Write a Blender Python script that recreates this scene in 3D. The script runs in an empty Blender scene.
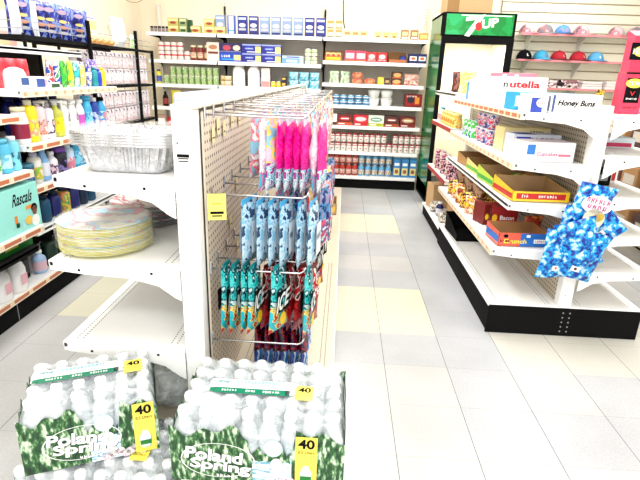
import bpy, bmesh, math, random
from mathutils import Vector, Matrix
random.seed(7)
PI = math.pi
sc = bpy.context.scene
col = sc.collection

# ---------------------------------------------------------------- camera, world, lights, exposure
F_PX, YAW, PITCH, ROLL, CAM_H = 484.4, -0.03977, 0.32632, 0.03485, 1.331
fw = Vector((math.sin(YAW) * math.cos(PITCH), math.cos(YAW) * math.cos(PITCH), -math.sin(PITCH)))
rt = Vector((math.cos(YAW), -math.sin(YAW), 0))
up = rt.cross(fw)
r2 = rt * math.cos(ROLL) + up * math.sin(ROLL)
u2 = -rt * math.sin(ROLL) + up * math.cos(ROLL)
cam_d = bpy.data.cameras.new('camera')
cam = bpy.data.objects.new('camera', cam_d)
col.objects.link(cam)
cam.matrix_world = Matrix(((r2.x, u2.x, -fw.x, 0), (r2.y, u2.y, -fw.y, 0), (r2.z, u2.z, -fw.z, CAM_H), (0, 0, 0, 1)))
cam_d.sensor_width = 36
cam_d.lens = F_PX / 640 * 36
cam_d.clip_start = 0.05
sc.camera = cam
sc.cycles.transparent_max_bounces = 24
w = bpy.data.worlds.new('world')
sc.world = w
w.use_nodes = True
w.node_tree.nodes['Background'].inputs[0].default_value = (1.0, 0.985, 0.96, 1)
w.node_tree.nodes['Background'].inputs[1].default_value = 0.5
sc.view_settings.view_transform = 'Standard'
sc.view_settings.look = 'None'
sc.view_settings.gamma = 1
sc.view_settings.exposure = 0.85
sc.view_settings.use_curve_mapping = False


def area(name, loc, size, power, rot=(0, 0, 0), c=(1, 0.98, 0.95)):
    d = bpy.data.lights.new(name, 'AREA')
    d.shape = 'RECTANGLE'
    d.size, d.size_y = size
    d.energy = power
    d.color = c
    o = bpy.data.objects.new(name, d)
    o.location = loc
    o.rotation_euler = rot
    col.objects.link(o)
    return o


area('fluorescent_light_aisle', (0.3, 3.3, 2.86), (0.5, 5.0), 58)
area('fluorescent_light_left', (-1.25, 3.0, 2.86), (0.5, 5.0), 52)
area('fluorescent_light_right', (2.3, 3.6, 2.86), (0.5, 5.0), 55)
area('fluorescent_light_entrance', (0.2, -0.9, 2.86), (4.5, 0.6), 60)
area('storefront_daylight', (0.2, -2.6, 1.5), (5.0, 2.2), 55, (PI / 2, 0, 0), (1, 1, 1))

# ---------------------------------------------------------------- materials
MC = {}
GM = 1.3  # pigments are given as seen under strong light; this deepens them


def _base(name):
    m = bpy.data.materials.new(name)
    m.use_nodes = True
    nt = m.node_tree
    return m, nt, nt.nodes['Principled BSDF']


def _coord(nt, scale=1.0):
    tc = nt.nodes.new('ShaderNodeTexCoord')
    mp = nt.nodes.new('ShaderNodeMapping')
    mp.inputs['Scale'].default_value = (scale,) * 3 if not isinstance(scale, tuple) else scale
    nt.links.new(tc.outputs['Object'], mp.inputs[0])
    return mp.outputs[0]


def S(c, rough=0.5, metal=0.0, var=0.06, emit=0.0, key=None):
    """plain paint, plastic, card or metal with a slight grain"""
    c = tuple(x ** GM for x in c)
    k = ('S', c, rough, metal, var, emit)
    if k in MC:
        return MC[k]
    m, nt, b = _base(key or 'paint')
    n = nt.nodes.new('ShaderNodeTexNoise')
    n.inputs['Scale'].default_value = 35
    nt.links.new(_coord(nt), n.inputs['Vector'])
    r = nt.nodes.new('ShaderNodeValToRGB')
    r.color_ramp.elements[0].color = tuple(max(0, x * (1 - var)) for x in c) + (1,)
    r.color_ramp.elements[1].color = tuple(min(1, x * (1 + var)) for x in c) + (1,)
    nt.links.new(n.outputs['Fac'], r.inputs[0])
    nt.links.new(r.outputs[0], b.inputs['Base Color'])
    b.inputs['Roughness'].default_value = rough
    b.inputs['Metallic'].default_value = metal
    if max(c) < .012:
        b.inputs['Specular IOR Level'].default_value = .12
        b.inputs['Roughness'].default_value = .8
    if emit:
        nt.links.new(r.outputs[0], b.inputs['Emission Color'])
        b.inputs['Emission Strength'].default_value = emit
    MC[k] = m
    return m


def PR(cols, scale=30, rough=0.35, bump=0.0, stretch=(1, 1, 1), seed=0, metal=0.0, wn=0.5):
    """printed packaging: patches of the given colours; bump gives crinkled film"""
    cols = [tuple(x ** GM for x in c) for c in cols]
    k = ('P', tuple(cols), scale, rough, bump, stretch, seed, metal)
    if k in MC:
        return MC[k]
    m, nt, b = _base('printed_packaging')
    mp = _coord(nt, tuple(scale * (1.7 if scale > 12 else 1.0) * s for s in stretch))
    mp.node.inputs['Location'].default_value = (seed * 3.7, seed * 1.3, seed * 2.1)
    v = nt.nodes.new('ShaderNodeTexNoise')
    v.inputs['Scale'].default_value = 1.0
    v.inputs['Detail'].default_value = 2.5
    v.inputs['Roughness'].default_value = wn
    nt.links.new(mp, v.inputs['Vector'])
    r = nt.nodes.new('ShaderNodeValToRGB')
    r.color_ramp.interpolation = 'CONSTANT'
    n = len(cols)
    el = r.color_ramp.elements
    while len(el) < n:
        el.new(0.5)
    for i, c in enumerate(cols):
        el[i].position = 0 if i == 0 else 0.36 + 0.28 * i / n if n > 2 else 0.5
        el[i].color = tuple(c) + (1,)
    nt.links.new(v.outputs['Fac'], r.inputs[0])
    nt.links.new(r.outputs[0], b.inputs['Base Color'])
    b.inputs['Roughness'].default_value = rough
    b.inputs['Metallic'].default_value = metal
    if bump:
        n2 = nt.nodes.new('ShaderNodeTexNoise')
        n2.inputs['Scale'].default_value = 28
        n2.inputs['Detail'].default_value = 3
        nt.links.new(_coord(nt), n2.inputs['Vector'])
        bp = nt.nodes.new('ShaderNodeBump')
        bp.inputs['Strength'].default_value = bump
        bp.inputs['Distance'].default_value = 0.01
        nt.links.new(n2.outputs['Fac'], bp.inputs['Height'])
        nt.links.new(bp.outputs[0], b.inputs['Normal'])
    MC[k] = m
    return m


def FILM(c, alpha, rough=0.08, bump=0.6, scale=25, key='clear_film'):
    k = ('F', c, alpha, rough, bump, scale)
    if k in MC:
        return MC[k]
    m, nt, b = _base(key)
    b.inputs['Base Color'].default_value = c + (1,)
    b.inputs['Roughness'].default_value = rough
    n = nt.nodes.new('ShaderNodeTexNoise')
    n.inputs['Scale'].default_value = scale
    n.inputs['Detail'].default_value = 3
    n.inputs['Distortion'].default_value = 1.2
    nt.links.new(_coord(nt), n.inputs['Vector'])
    r = nt.nodes.new('ShaderNodeMapRange')
    r.inputs['From Min'].default_value = 0.35
    r.inputs['From Max'].default_value = 0.7
    r.inputs['To Min'].default_value = alpha * 0.55
    r.inputs['To Max'].default_value = min(1, alpha * 1.7)
    nt.links.new(n.outputs['Fac'], r.inputs[0])
    nt.links.new(r.outputs[0], b.inputs['Alpha'])
    bp = nt.nodes.new('ShaderNodeBump')
    bp.inputs['Strength'].default_value = bump
    bp.inputs['Distance'].default_value = 0.01
    nt.links.new(n.outputs['Fac'], bp.inputs['Height'])
    nt.links.new(bp.outputs[0], b.inputs['Normal'])
    MC[k] = m
    return m


def PEG(c, hole, ax='y', pitch=0.0254, rad=0.0042):
    """perforated board: a dark hole every inch, in object coordinates on the panel's plane"""
    m, nt, b = _base('pegboard')
    b.inputs['Roughness'].default_value = 0.55
    tc = nt.nodes.new('ShaderNodeTexCoord')
    sp = nt.nodes.new('ShaderNodeSeparateXYZ')
    nt.links.new(tc.outputs['Object'], sp.inputs[0])
    ds = []
    for a in (ax.upper(), 'Z'):
        q = nt.nodes.new('ShaderNodeMath'); q.operation = 'DIVIDE'; q.inputs[1].default_value = pitch
        nt.links.new(sp.outputs[a], q.inputs[0])
        fr = nt.nodes.new('ShaderNodeMath'); fr.operation = 'FRACT'
        nt.links.new(q.outputs[0], fr.inputs[0])
        s = nt.nodes.new('ShaderNodeMath'); s.operation = 'SUBTRACT'; s.inputs[1].default_value = 0.5
        nt.links.new(fr.outputs[0], s.inputs[0])
        p = nt.nodes.new('ShaderNodeMath'); p.operation = 'POWER'; p.inputs[1].default_value = 2
        ab = nt.nodes.new('ShaderNodeMath'); ab.operation = 'ABSOLUTE'
        nt.links.new(s.outputs[0], ab.inputs[0]); nt.links.new(ab.outputs[0], p.inputs[0])
        ds.append(p.outputs[0])
    ad = nt.nodes.new('ShaderNodeMath'); ad.operation = 'ADD'
    nt.links.new(ds[0], ad.inputs[0]); nt.links.new(ds[1], ad.inputs[1])
    lt = nt.nodes.new('ShaderNodeMath'); lt.operation = 'LESS_THAN'
    lt.inputs[1].default_value = (rad / pitch) ** 2
    nt.links.new(ad.outputs[0], lt.inputs[0])
    mx = nt.nodes.new('ShaderNodeMixRGB')
    mx.inputs[1].default_value = c + (1,)
    mx.inputs[2].default_value = hole + (1,)
    nt.links.new(lt.outputs[0], mx.inputs[0])
    nt.links.new(mx.outputs[0], b.inputs['Base Color'])
    return m


def RAIL(c, tag, ax, period=0.11, duty=0.62, seed=0.0):
    """price rail: paper price tickets repeating along the strip"""
    m, nt, b = _base('price_ticket_strip')
    b.inputs['Roughness'].default_value = 0.4
    tc = nt.nodes.new('ShaderNodeTexCoord')
    sp = nt.nodes.new('ShaderNodeSeparateXYZ')
    nt.links.new(tc.outputs['Object'], sp.inputs[0])
    q = nt.nodes.new('ShaderNodeMath'); q.operation = 'DIVIDE'; q.inputs[1].default_value = period
    nt.links.new(sp.outputs[ax.upper()], q.inputs[0])
    a = nt.nodes.new('ShaderNodeMath'); a.operation = 'ADD'; a.inputs[1].default_value = seed
    nt.links.new(q.outputs[0], a.inputs[0])
    fr = nt.nodes.new('ShaderNodeMath'); fr.operation = 'FRACT'
    nt.links.new(a.outputs[0], fr.inputs[0])
    lt = nt.nodes.new('ShaderNodeMath'); lt.operation = 'LESS_THAN'; lt.inputs[1].default_value = duty
    nt.links.new(fr.outputs[0], lt.inputs[0])
    mx = nt.nodes.new('ShaderNodeMixRGB')
    mx.inputs[1].default_value = c + (1,)
    mx.inputs[2].default_value = tag + (1,)
    nt.links.new(lt.outputs[0], mx.inputs[0])
    nt.links.new(mx.outputs[0], b.inputs['Base Color'])
    return m


WHITE = S((0.90, 0.90, 0.89), 0.35, var=0.02)
OFFW = S((0.80, 0.79, 0.74), 0.4, var=0.03)
CREAM = S((0.80, 0.76, 0.62), 0.6, var=0.02)
BLACK = S((0.010, 0.010, 0.011), 0.45, var=0.2)
DARK = S((0.012, 0.012, 0.013), 0.6)
CHROME = S((0.62, 0.62, 0.64), 0.25, 0.9, 0.02)
CARD = S((0.45, 0.27, 0.13), 0.8, var=0.06)
CARDL = S((0.58, 0.41, 0.24), 0.8, var=0.05)
INK = S((0.01, 0.01, 0.012), 0.5)
RED = S((0.55, 0.015, 0.02), 0.4)
DRED = S((0.22, 0.01, 0.012), 0.4)
NAVY = S((0.008, 0.015, 0.16), 0.4)
BLUE = S((0.01, 0.07, 0.5), 0.4)
SKY = S((0.10, 0.48, 0.75), 0.4)
CYAN = S((0.02, 0.42, 0.62), 0.4)
GREEN = S((0.01, 0.25, 0.045), 0.4)
DGREEN = S((0.005, 0.10, 0.03), 0.4)
LIME = S((0.22, 0.55, 0.06), 0.4)
YEL = S((0.85, 0.62, 0.03), 0.4)
PALEY = S((0.85, 0.78, 0.35), 0.5)
ORANGE = S((0.75, 0.20, 0.03), 0.4)
BROWN = S((0.12, 0.035, 0.015), 0.5)
PINK = S((0.80, 0.22, 0.32), 0.4)
HOT = S((0.75, 0.015, 0.33), 0.3)
PURP = S((0.10, 0.03, 0.28), 0.4)
GREY = S((0.35, 0.36, 0.38), 0.5)
MINT = S((0.38, 0.74, 0.68), 0.45)
TEAL = S((0.01, 0.30, 0.33), 0.4)


# ---------------------------------------------------------------- mesh builder
class MB:
    def __init__(self):
        self.v = []; self.f = []; self.mi = []; self.sm = []; self.mats = []
        self.M = Matrix.Identity(4)

    def at(self, loc=(0, 0, 0), rot=(0, 0, 0)):
        self.M = Matrix.Translation(loc) @ Matrix.Rotation(rot[2], 4, 'Z') @ Matrix.Rotation(rot[1], 4, 'Y') @ Matrix.Rotation(rot[0], 4, 'X')
        return self

    def add(self, vs, fs, mat, smooth=False):
        n = len(self.v)
        for p in vs:
            q = self.M @ Vector(p)
            self.v.append((q.x, q.y, q.z))
        if not isinstance(mat, list):
            mat = [mat] * len(fs)
        for f, m in zip(fs, mat):
            if m not in self.mats:
                self.mats.append(m)
            self.f.append([i + n for i in f]); self.mi.append(self.mats.index(m)); self.sm.append(smooth)
        return self

    def box(self, c, s, mat, bev=0.0):
        x, y, z = [k / 2 for k in s]
        if bev > 0:
            bm = bmesh.new()
            bmesh.ops.create_cube(bm, size=1)
            for q in bm.verts:
                q.co = Vector((q.co.x * s[0] + c[0], q.co.y * s[1] + c[1], q.co.z * s[2] + c[2]))
            bmesh.ops.bevel(bm, geom=bm.edges[:], offset=min(bev, 0.45 * min(s)), segments=2, affect='EDGES', profile=0.5)
            bm.verts.index_update()
            self.add([tuple(q.co) for q in bm.verts], [[q.index for q in f.verts] for f in bm.faces], mat)
            bm.free()
            return self
        vs = [(c[0] + a * x, c[1] + b * y, c[2] + d * z) for d in (-1, 1) for b in (-1, 1) for a in (-1, 1)]
        return self.add(vs, [(0, 2, 3, 1), (4, 5, 7, 6), (0, 1, 5, 4), (1, 3, 7, 5), (3, 2, 6, 7), (2, 0, 4, 6)], mat)

    def lathe(self, prof, mats, seg=14, c=(0, 0, 0), sx=1.0, sy=1.0):
        """prof [(r,z)], mats one per band or a single material"""
        vs = []; fs = []; ms = []
        for r, z in prof:
            for k in range(seg):
                a = 2 * PI * k / seg
                vs.append((c[0] + r * math.cos(a) * sx, c[1] + r * math.sin(a) * sy, c[2] + z))
        for i in range(len(prof) - 1):
            for k in range(seg):
                k2 = (k + 1) % seg
                fs.append((i * seg + k, i * seg + k2, (i + 1) * seg + k2, (i + 1) * seg + k))
                ms.append(mats[min(i, len(mats) - 1)] if isinstance(mats, list) else mats)
        if prof[0][0] > 0.0005:
            fs.append(tuple(reversed(range(seg)))); ms.append(ms[0])
        if prof[-1][0] > 0.0005:
            fs.append(tuple(range((len(prof) - 1) * seg, len(prof) * seg))); ms.append(ms[len(prof) * seg - seg - 1])
        return self.add(vs, fs, ms, True)

    def tube(self, pts, r, mat, n=6):
        pts = [Vector(p) for p in pts]
        vs = []; fs = []
        for i, p in enumerate(pts):
            d = (pts[min(i + 1, len(pts) - 1)] - pts[max(i - 1, 0)]).normalized()
            a = d.cross(Vector((0, 0, 1)))
            if a.length < 0.05:
                a = d.cross(Vector((1, 0, 0)))
            a.normalize(); b = d.cross(a)
            for k in range(n):
                t = 2 * PI * k / n
                vs.append(tuple(p + (a * math.cos(t) + b * math.sin(t)) * r))
        for i in range(len(pts) - 1):
            for k in range(n):
                k2 = (k + 1) % n
                fs.append((i * n + k, i * n + k2, (i + 1) * n + k2, (i + 1) * n + k))
        fs.append(tuple(reversed(range(n)))); fs.append(tuple(range((len(pts) - 1) * n, len(pts) * n)))
        return self.add(vs, fs, mat, True)

    def prism(self, poly, axis, a0, a1, mat):
        """poly in the plane across axis ('x': (y,z), 'y': (x,z), 'z': (x,y))"""
        def P(u, v, t):
            return {'x': (t, u, v), 'y': (u, t, v), 'z': (u, v, t)}[axis]
        n = len(poly)
        vs = [P(u, v, a0) for u, v in poly] + [P(u, v, a1) for u, v in poly]
        fs = [tuple(reversed(range(n))), tuple(range(n, 2 * n))] + [(i, (i + 1) % n, n + (i + 1) % n, n + i) for i in range(n)]
        return self.add(vs, fs, mat)

    def quad(self, o, r, u, w, h, mat):
        """a rectangle centred at o spanned by unit vectors r,u"""
        o, r, u = Vector(o), Vector(r) * (w / 2), Vector(u) * (h / 2)
        return self.add([tuple(o - r - u), tuple(o + r - u), tuple(o + r + u), tuple(o - r + u)], [(0, 1, 2, 3)], mat)

    def oval(self, o, r, u, w, h, mat, n=20):
        o, r, u = Vector(o), Vector(r), Vector(u)
        return self.add([tuple(o + r * (w / 2 * math.cos(2 * PI * k / n)) + u * (h / 2 * math.sin(2 * PI * k / n))) for k in range(n)], [tuple(range(n))], mat)

    def marks(self, n, o, r, u, w, h, mat, shear=0.0, bold=0.0):
        """n blurred, unreadable letter marks in a w x h strip"""
        o, r, u = Vector(o), Vector(r), Vector(u)
        rnd = random.Random(n * 31 + int(w * 9000))
        c = w / n
        for k in range(n):
            x = -w / 2 + c * (k + .5)
            hh = h * rnd.uniform(.7, 1.0)
            self.quad(o + r * (x - c * .22), r, u, c * .24, hh, mat)
            if rnd.random() < .7:
                self.quad(o + r * (x + c * .20), r, u, c * .20, hh * rnd.uniform(.5, 1), mat)
            self.quad(o + r * x + u * (hh * rnd.choice((-.36, 0, .36))), r, u, c * .30, h * .2, mat)
        return self

    def text(self, s, o, r, u, w, h, mat, shear=0.0, bold=0.0):
        """lettering fitted into w x h, centred at o"""
        if isinstance(s, int):
            return self.marks(s, o, r, u, w, h, mat)
        vs, fs = text_mesh(s, bold)
        x0 = min(p[0] for p in vs); x1 = max(p[0] for p in vs)
        y0 = min(p[1] for p in vs); y1 = max(p[1] for p in vs)
        o, r, u = Vector(o), Vector(r), Vector(u)
        out = []
        for x, y in vs:
            a = ((x - x0) / (x1 - x0) - 0.5) * w
            b = ((y - y0) / (y1 - y0) - 0.5) * h
            out.append(tuple(o + r * (a + b * shear) + u * b))
        return self.add(out, fs, mat)

    def build(self, name, parent=None, loc=None):
        me = bpy.data.meshes.new(name)
        me.from_pydata(self.v, [], self.f)
        for m in self.mats:
            me.materials.append(m)
        me.polygons.foreach_set('material_index', self.mi)
        me.polygons.foreach_set('use_smooth', self.sm)
        me.update()
        o = bpy.data.objects.new(name, me)
        col.objects.link(o)
        if parent:
            o.parent = parent
        if loc:
            o.location = loc
        return o


TXT = {}


def text_mesh(s, bold=0.0):
    if (s, bold) in TXT:
        return TXT[(s, bold)]
    cu = bpy.data.curves.new('lettering', 'FONT')
    cu.body = s
    cu.size = 1
    cu.resolution_u = 3
    cu.offset = bold
    o = bpy.data.objects.new('lettering', cu)
    col.objects.link(o)
    dg = bpy.context.evaluated_depsgraph_get()
    ev = o.evaluated_get(dg)
    me = ev.to_mesh()
    vs = [(v.co.x, v.co.y) for v in me.vertices]
    fs = [tuple(p.vertices) for p in me.polygons]
    ev.to_mesh_clear()
    bpy.data.objects.remove(o)
    bpy.data.curves.remove(cu)
    TXT[(s, bold)] = (vs, fs)
    return vs, fs


def tag(o, label, cat, group=None):
    o['label'] = label
    o['category'] = cat
    if group:
        o['group'] = group
    return o


def empty(name, loc=(0, 0, 0), rz=0.0):
    o = bpy.data.objects.new(name, None)
    o.location = loc
    o.rotation_euler = (0, 0, rz)
    o.empty_display_size = 0.05
    col.objects.link(o)
    return o


def structure(o):
    o['kind'] = 'structure'
    return o


def kids(o):
    return [c for c in bpy.data.objects if c.parent == o]


KIDS = {}
USED = set()


def copy_tree(o, parent=None):
    c = o.copy()
    col.objects.link(c)
    if parent:
        c.parent = parent
    if o.name not in KIDS:
        KIDS[o.name] = kids(o)
    for ch in KIDS[o.name]:
        copy_tree(ch, c)
    return c


def place(proto, loc, rot, label, cat, group=None):
    """the first call puts the prototype itself in place, later calls put copies"""
    if isinstance(rot, (int, float)):
        rot = (0, 0, rot)
    if proto.name in USED:
        o = copy_tree(proto)
        if 'group' in o:
            del o['group']
    else:
        o = proto
        USED.add(proto.name)
        KIDS[proto.name] = kids(proto)
    o.location = loc
    o.rotation_euler = rot
    return tag(o, label, cat, group)


ORD = ['first', 'second', 'third', 'fourth', 'fifth', 'sixth', 'seventh', 'eighth', 'ninth', 'tenth', 'eleventh', 'twelfth', 'thirteenth', 'fourteenth', 'fifteenth', 'sixteenth', 'seventeenth', 'eighteenth', 'nineteenth', 'twentieth']

# ---------------------------------------------------------------- room shell
T = 0.3048
U0, V0 = 0.255, 1.468


def tile_mat(c, c2, dark=0.0):
    m, nt, b = _base('vinyl_tile')
    b.inputs['Roughness'].default_value = 0.28
    n = nt.nodes.new('ShaderNodeTexNoise'); n.inputs['Scale'].default_value = 140; n.inputs['Detail'].default_value = 3
    n3 = nt.nodes.new('ShaderNodeTexNoise'); n3.inputs['Scale'].default_value = 2.3; n3.inputs['Detail'].default_value = 4
    cv = _coord(nt)
    nt.links.new(cv, n.inputs['Vector']); nt.links.new(cv, n3.inputs['Vector'])
    ad = nt.nodes.new('ShaderNodeMath'); ad.operation = 'ADD'
    nt.links.new(n.outputs['Fac'], ad.inputs[0]); nt.links.new(n3.outputs['Fac'], ad.inputs[1])
    r = nt.nodes.new('ShaderNodeValToRGB')
    r.color_ramp.elements[0].position = 0.36; r.color_ramp.elements[0].color = c2 + (1,)
    r.color_ramp.elements[1].position = 0.62; r.color_ramp.elements[1].color = c + (1,)
    hv = nt.nodes.new('ShaderNodeMath'); hv.operation = 'MULTIPLY'; hv.inputs[1].default_value = 0.5
    nt.links.new(ad.outputs[0], hv.inputs[0]); nt.links.new(hv.outputs[0], r.inputs[0])
    nt.links.new(r.outputs[0], b.inputs['Base Color'])
    return m


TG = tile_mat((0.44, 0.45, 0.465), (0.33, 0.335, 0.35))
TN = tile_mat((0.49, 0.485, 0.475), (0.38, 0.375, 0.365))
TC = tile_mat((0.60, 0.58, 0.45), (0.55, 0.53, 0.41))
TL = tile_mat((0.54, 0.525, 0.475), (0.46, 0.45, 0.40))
GROUT = S((0.05, 0.05, 0.05), 0.8)
GROUT2 = S((0.22, 0.22, 0.22), 0.8)
fl = MB()
for i in range(-9, 14):
    for k in range(-14, 18):
        x0 = U0 + i * T; y0 = V0 + k * T
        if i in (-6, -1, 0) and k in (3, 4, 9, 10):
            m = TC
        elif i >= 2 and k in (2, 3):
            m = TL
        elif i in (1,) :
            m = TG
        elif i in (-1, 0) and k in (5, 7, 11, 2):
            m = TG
        else:
            m = random.choice([TG, TN, TN]) if i > 0 and k > -2 else TN
        g = 0.0011
        fl.add([(x0 + g, y0 + g * 0.4, 0), (x0 + T - g, y0 + g * 0.4, 0), (x0 + T - g, y0 + T - g * 0.4, 0), (x0 + g, y0 + T - g * 0.4, 0)], [(0, 1, 2, 3)], m)
        fl.add([(x0 - g, y0, 0), (x0 + g, y0, 0), (x0 + g, y0 + T, 0), (x0 - g, y0 + T, 0)], [(0, 1, 2, 3)], GROUT)
        fl.add([(x0 + g, y0 - g * 0.4, 0), (x0 + T - g, y0 - g * 0.4, 0), (x0 + T - g, y0 + g * 0.4, 0), (x0 + g, y0 + g * 0.4, 0)], [(0, 1, 2, 3)], GROUT2)
fl.box((0.9, 1.6, -0.06), (7.6, 10.4, 0.10), GREY)
structure(fl.build('floor'))
WALLM = S((0.92, 0.85, 0.71), 0.7, var=0.015)
XL, XR, YB = -2.62, 4.5, 6.56
structure(MB().box((XL - 0.05, 1.6, 1.45), (0.1, 10.2, 3.1), WALLM).build('wall_left'))
structure(MB().box((0.9, YB + 0.05, 1.45), (7.3, 0.1, 3.1), WALLM).build('wall_back'))
structure(MB().box((XR + 0.05, 1.6, 1.45), (0.1, 10.2, 3.1), WALLM).build('wall_right'))
structure(MB().box((0.9, 1.6, 3.05), (7.3, 10.2, 0.1), S((0.8, 0.8, 0.78), 0.8)).build('ceiling'))
# slatted wall panel at the right of the back wall
sw = MB()
SLAT = S((0.86, 0.83, 0.72), 0.45, var=0.02)
z = 0.1
while z < 2.95:
    sw.prism([(YB - 0.045, z + 0.006), (YB - 0.045, z + 0.094), (YB - 0.03, z + 0.100), (YB - 0.002, z + 0.100), (YB - 0.002, z), (YB - 0.03, z)], 'x', 1.84, 4.48, SLAT)
    z += 0.1075
sw.box((3.16, YB - 0.012, 1.5), (2.64, 0.02, 2.9), S((0.42, 0.33, 0.22), 0.7))
structure(sw.build('wall_slat_panel'))

# ---------------------------------------------------------------- shelving
PEGW = PEG((0.60, 0.52, 0.42), (0.06, 0.03, 0.02), 'y', rad=0.0052)
PEGX = PEG((0.66, 0.61, 0.53), (0.03, 0.02, 0.015), 'x', rad=0.0052)
PEGR = PEG((0.52, 0.46, 0.36), (0.05, 0.03, 0.02), 'y', rad=0.0055)
RAIL_O = RAIL((0.80, 0.62, 0.40), (0.50, 0.14, 0.06), 'y', 0.105, 0.75)
RAIL_P = RAIL((0.78, 0.62, 0.44), (0.66, 0.34, 0.20), 'y', 0.09, 0.30)
RAIL_L = RAIL((0.78, 0.64, 0.46), (0.50, 0.15, 0.07), 'y', 0.16, 0.78)
RAILC = S((0.88, 0.80, 0.66), 0.4)
RAIL_R = S((0.48, 0.03, 0.04), 0.4)


def slots(b, x, y0, y1, z, pitch=0.014, mat=None):
    k = y0
    while k < y1:
        b.quad((x, k, z), (1, 0, 0), (0, 1, 0), 0.0035, 0.007, mat or INK)
        k += pitch


def run_shelf(parent, xf, xb, y0, y1, z, rail=None, bracket=True, slot=True, lip=0.032, mat=None, near_slots=0.9):
    """a shelf whose front lip is at x=xf and back at x=xb, running along y, top surface at z"""
    mat = mat or WHITE
    s = 1 if xb > xf else -1
    b = MB()
    b.box(((xf + xb) / 2, (y0 + y1) / 2, z - 0.009), (abs(xb - xf), y1 - y0, 0.018), mat)
    b.box((xf + s * 0.008, (y0 + y1) / 2, z - lip / 2 - 0.002), (0.016, y1 - y0, lip), mat, 0.003)
    b.box(((xf + xb) / 2, y0 + 0.001, z - 0.0165), (abs(xb - xf) - 0.036, 0.008, 0.0315), mat)
    if slot:
        for q in (0.035, 0.055):
            slots(b, xf + s * q, y0 + 0.03, y0 + near_slots, z + 0.0006)
            slots(b, xb - s * q, y0 + 0.03, y0 + near_slots, z + 0.0006)
    sh = b.build('shelf', parent)
    if bracket:
        for yy in (y0 - 0.004,):
            L = abs(xb - xf)
            poly = [(xb, z - 0.001), (xf + s * 0.018, z - 0.001), (xf + s * 0.02, z - 0.030), (xf + s * 0.12, z - 0.040), (xb - s * 0.16, z - 0.046), (xb - s * 0.07, z - 0.068), (xb - s * 0.02, z - 0.105), (xb, z - 0.115)]
            bb = MB().prism(poly, 'y', yy - 0.0035, yy + 0.0005, mat)
            for q in (0.1, L - 0.09):
                bb.oval((xf + s * q, yy - 0.0041, z - 0.026), (1, 0, 0), (0, 0, 1), 0.010, 0.009, INK, 10)
            bb.build('shelf_bracket', sh)
    if rail:
        MB().box((xf - s * 0.004, (y0 + y1) / 2, z - 0.018), (0.006, y1 - y0 - 0.01, 0.034), rail if rail is RAIL_R else RAILC).quad((xf - s * 0.0076, (y0 + y1) / 2, z - 0.018), (0, 1, 0), (0, 0, 1), y1 - y0 - 0.02, 0.019, rail).build('price_rail', sh)
    return sh


def gondola_base(parent, x0, x1, y0, y1, h, kick, endmat, deck=None, holes=False):
    b = MB()
    b.box(((x0 + x1) / 2, (y0 + y1) / 2 + 0.01, (h - 0.02) / 2), (x1 - x0 - 0.02, y1 - y0 - 0.02, h - 0.022), kick)
    kp = b.build('kick_plate', parent)
    e = MB().box(((x0 + x1) / 2, y0 + 0.004, (h - 0.004) / 2), (x1 - x0, 0.012, h - 0.006), endmat, 0.002)
    if holes:
        xm = (x0 + x1) / 2
        for r in range(5):
            for c in (-1, 1):
                e.oval((xm + c * 0.018 + 0.012, y0 - 0.0028, 0.03 + r * 0.028), (1, 0, 0), (0, 0, 1), 0.009, 0.009, GREY, 10)
    e.build('end_plate', parent)
    d = MB()
    d.box(((x0 + x1) / 2, (y0 + y1) / 2, h - 0.008), (x1 - x0 + 0.004, y1 - y0, 0.016), deck or WHITE, 0.003)
    for q in (0.035, 0.055):
        for xx in (x0 + q, x1 - q, (x0 + x1) / 2 - q - 0.04, (x0 + x1) / 2 + q + 0.04):
            slots(d, xx, y0 + 0.04, y0 + 1.6, h + 0.0006)
    d.build('base_deck', parent)


# --- middle gondola: shelves on its left face, hooks on its right face
MG = empty('display_gondola', (0, 0, 0))
tag(MG, 'white double-sided shelving gondola with pegboard and metal hooks beside the water packs', 'shelving')
gy0, gy1 = 1.385, 5.35
b = MB()
b.box((-0.4575, gy0 + 0.03, 0.615), (0.065, 0.06, 1.23), WHITE, 0.004)
for k in range(22):
    b.quad((-0.4905, gy0 + 0.03, 0.12 + k * 0.05), (0, 1, 0), (0, 0, 1), 0.006, 0.014, INK)
b.oval((-0.475, gy0 - 0.0008, 1.135), (1, 0, 0), (0, 0, 1), 0.006, 0.006, INK, 8)
b.build('upright', MG)
for yy in (2.6, 3.8, 5.0):
    MB().box((-0.45, yy, 0.6), (0.09, 0.03, 1.2), WHITE).build('upright', MG)
s = MB().quad((-0.460, gy0 - 0.0006, 1.092), (1, 0, 0), (0, 0, 1), 0.042, 0.026, S((0.7, 0.7, 0.7)))
for k, (ww, hh) in enumerate(((0.036, 0.009), (0.030, 0.003), (0.028, 0.003))):
    s.quad((-0.460, gy0 - 0.0012, 1.099 - k * 0.008), (1, 0, 0), (0, 0, 1), ww, hh, INK)
s.build('maker_sticker', MG)
b = MB()
b.box((-0.418, (gy0 + gy1) / 2 + 0.03, 0.69), (0.006, gy1 - gy0 - 0.06, 1.06), PEGW)
b.build('pegboard', MG)
MB().box((-0.484, (gy0 + gy1) / 2 + 0.03, 0.69), (0.006, gy1 - gy0 - 0.06, 1.06), OFFW).build('back_panel', MG)
MB().box((-0.454, (gy0 + gy1) / 2, 1.236), (0.072, gy1 - gy0, 0.012), S((0.80, 0.74, 0.62), 0.5), 0.003).build('top_cap', MG)
gondola_base(MG, -0.905, 0.0, gy0 + 0.02, gy1, 0.155, BLACK, BLACK, S((0.66, 0.60, 0.50), 0.4))
MB().box((0.002, (gy0 + gy1) / 2 + 0.01, 0.085), (0.008, gy1 - gy0 - 0.03, 0.13), WHITE).build('kick_plate', MG)
run_shelf(MG, -0.86, -0.49, gy0, gy1, 1.024, near_slots=0.0)
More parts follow.
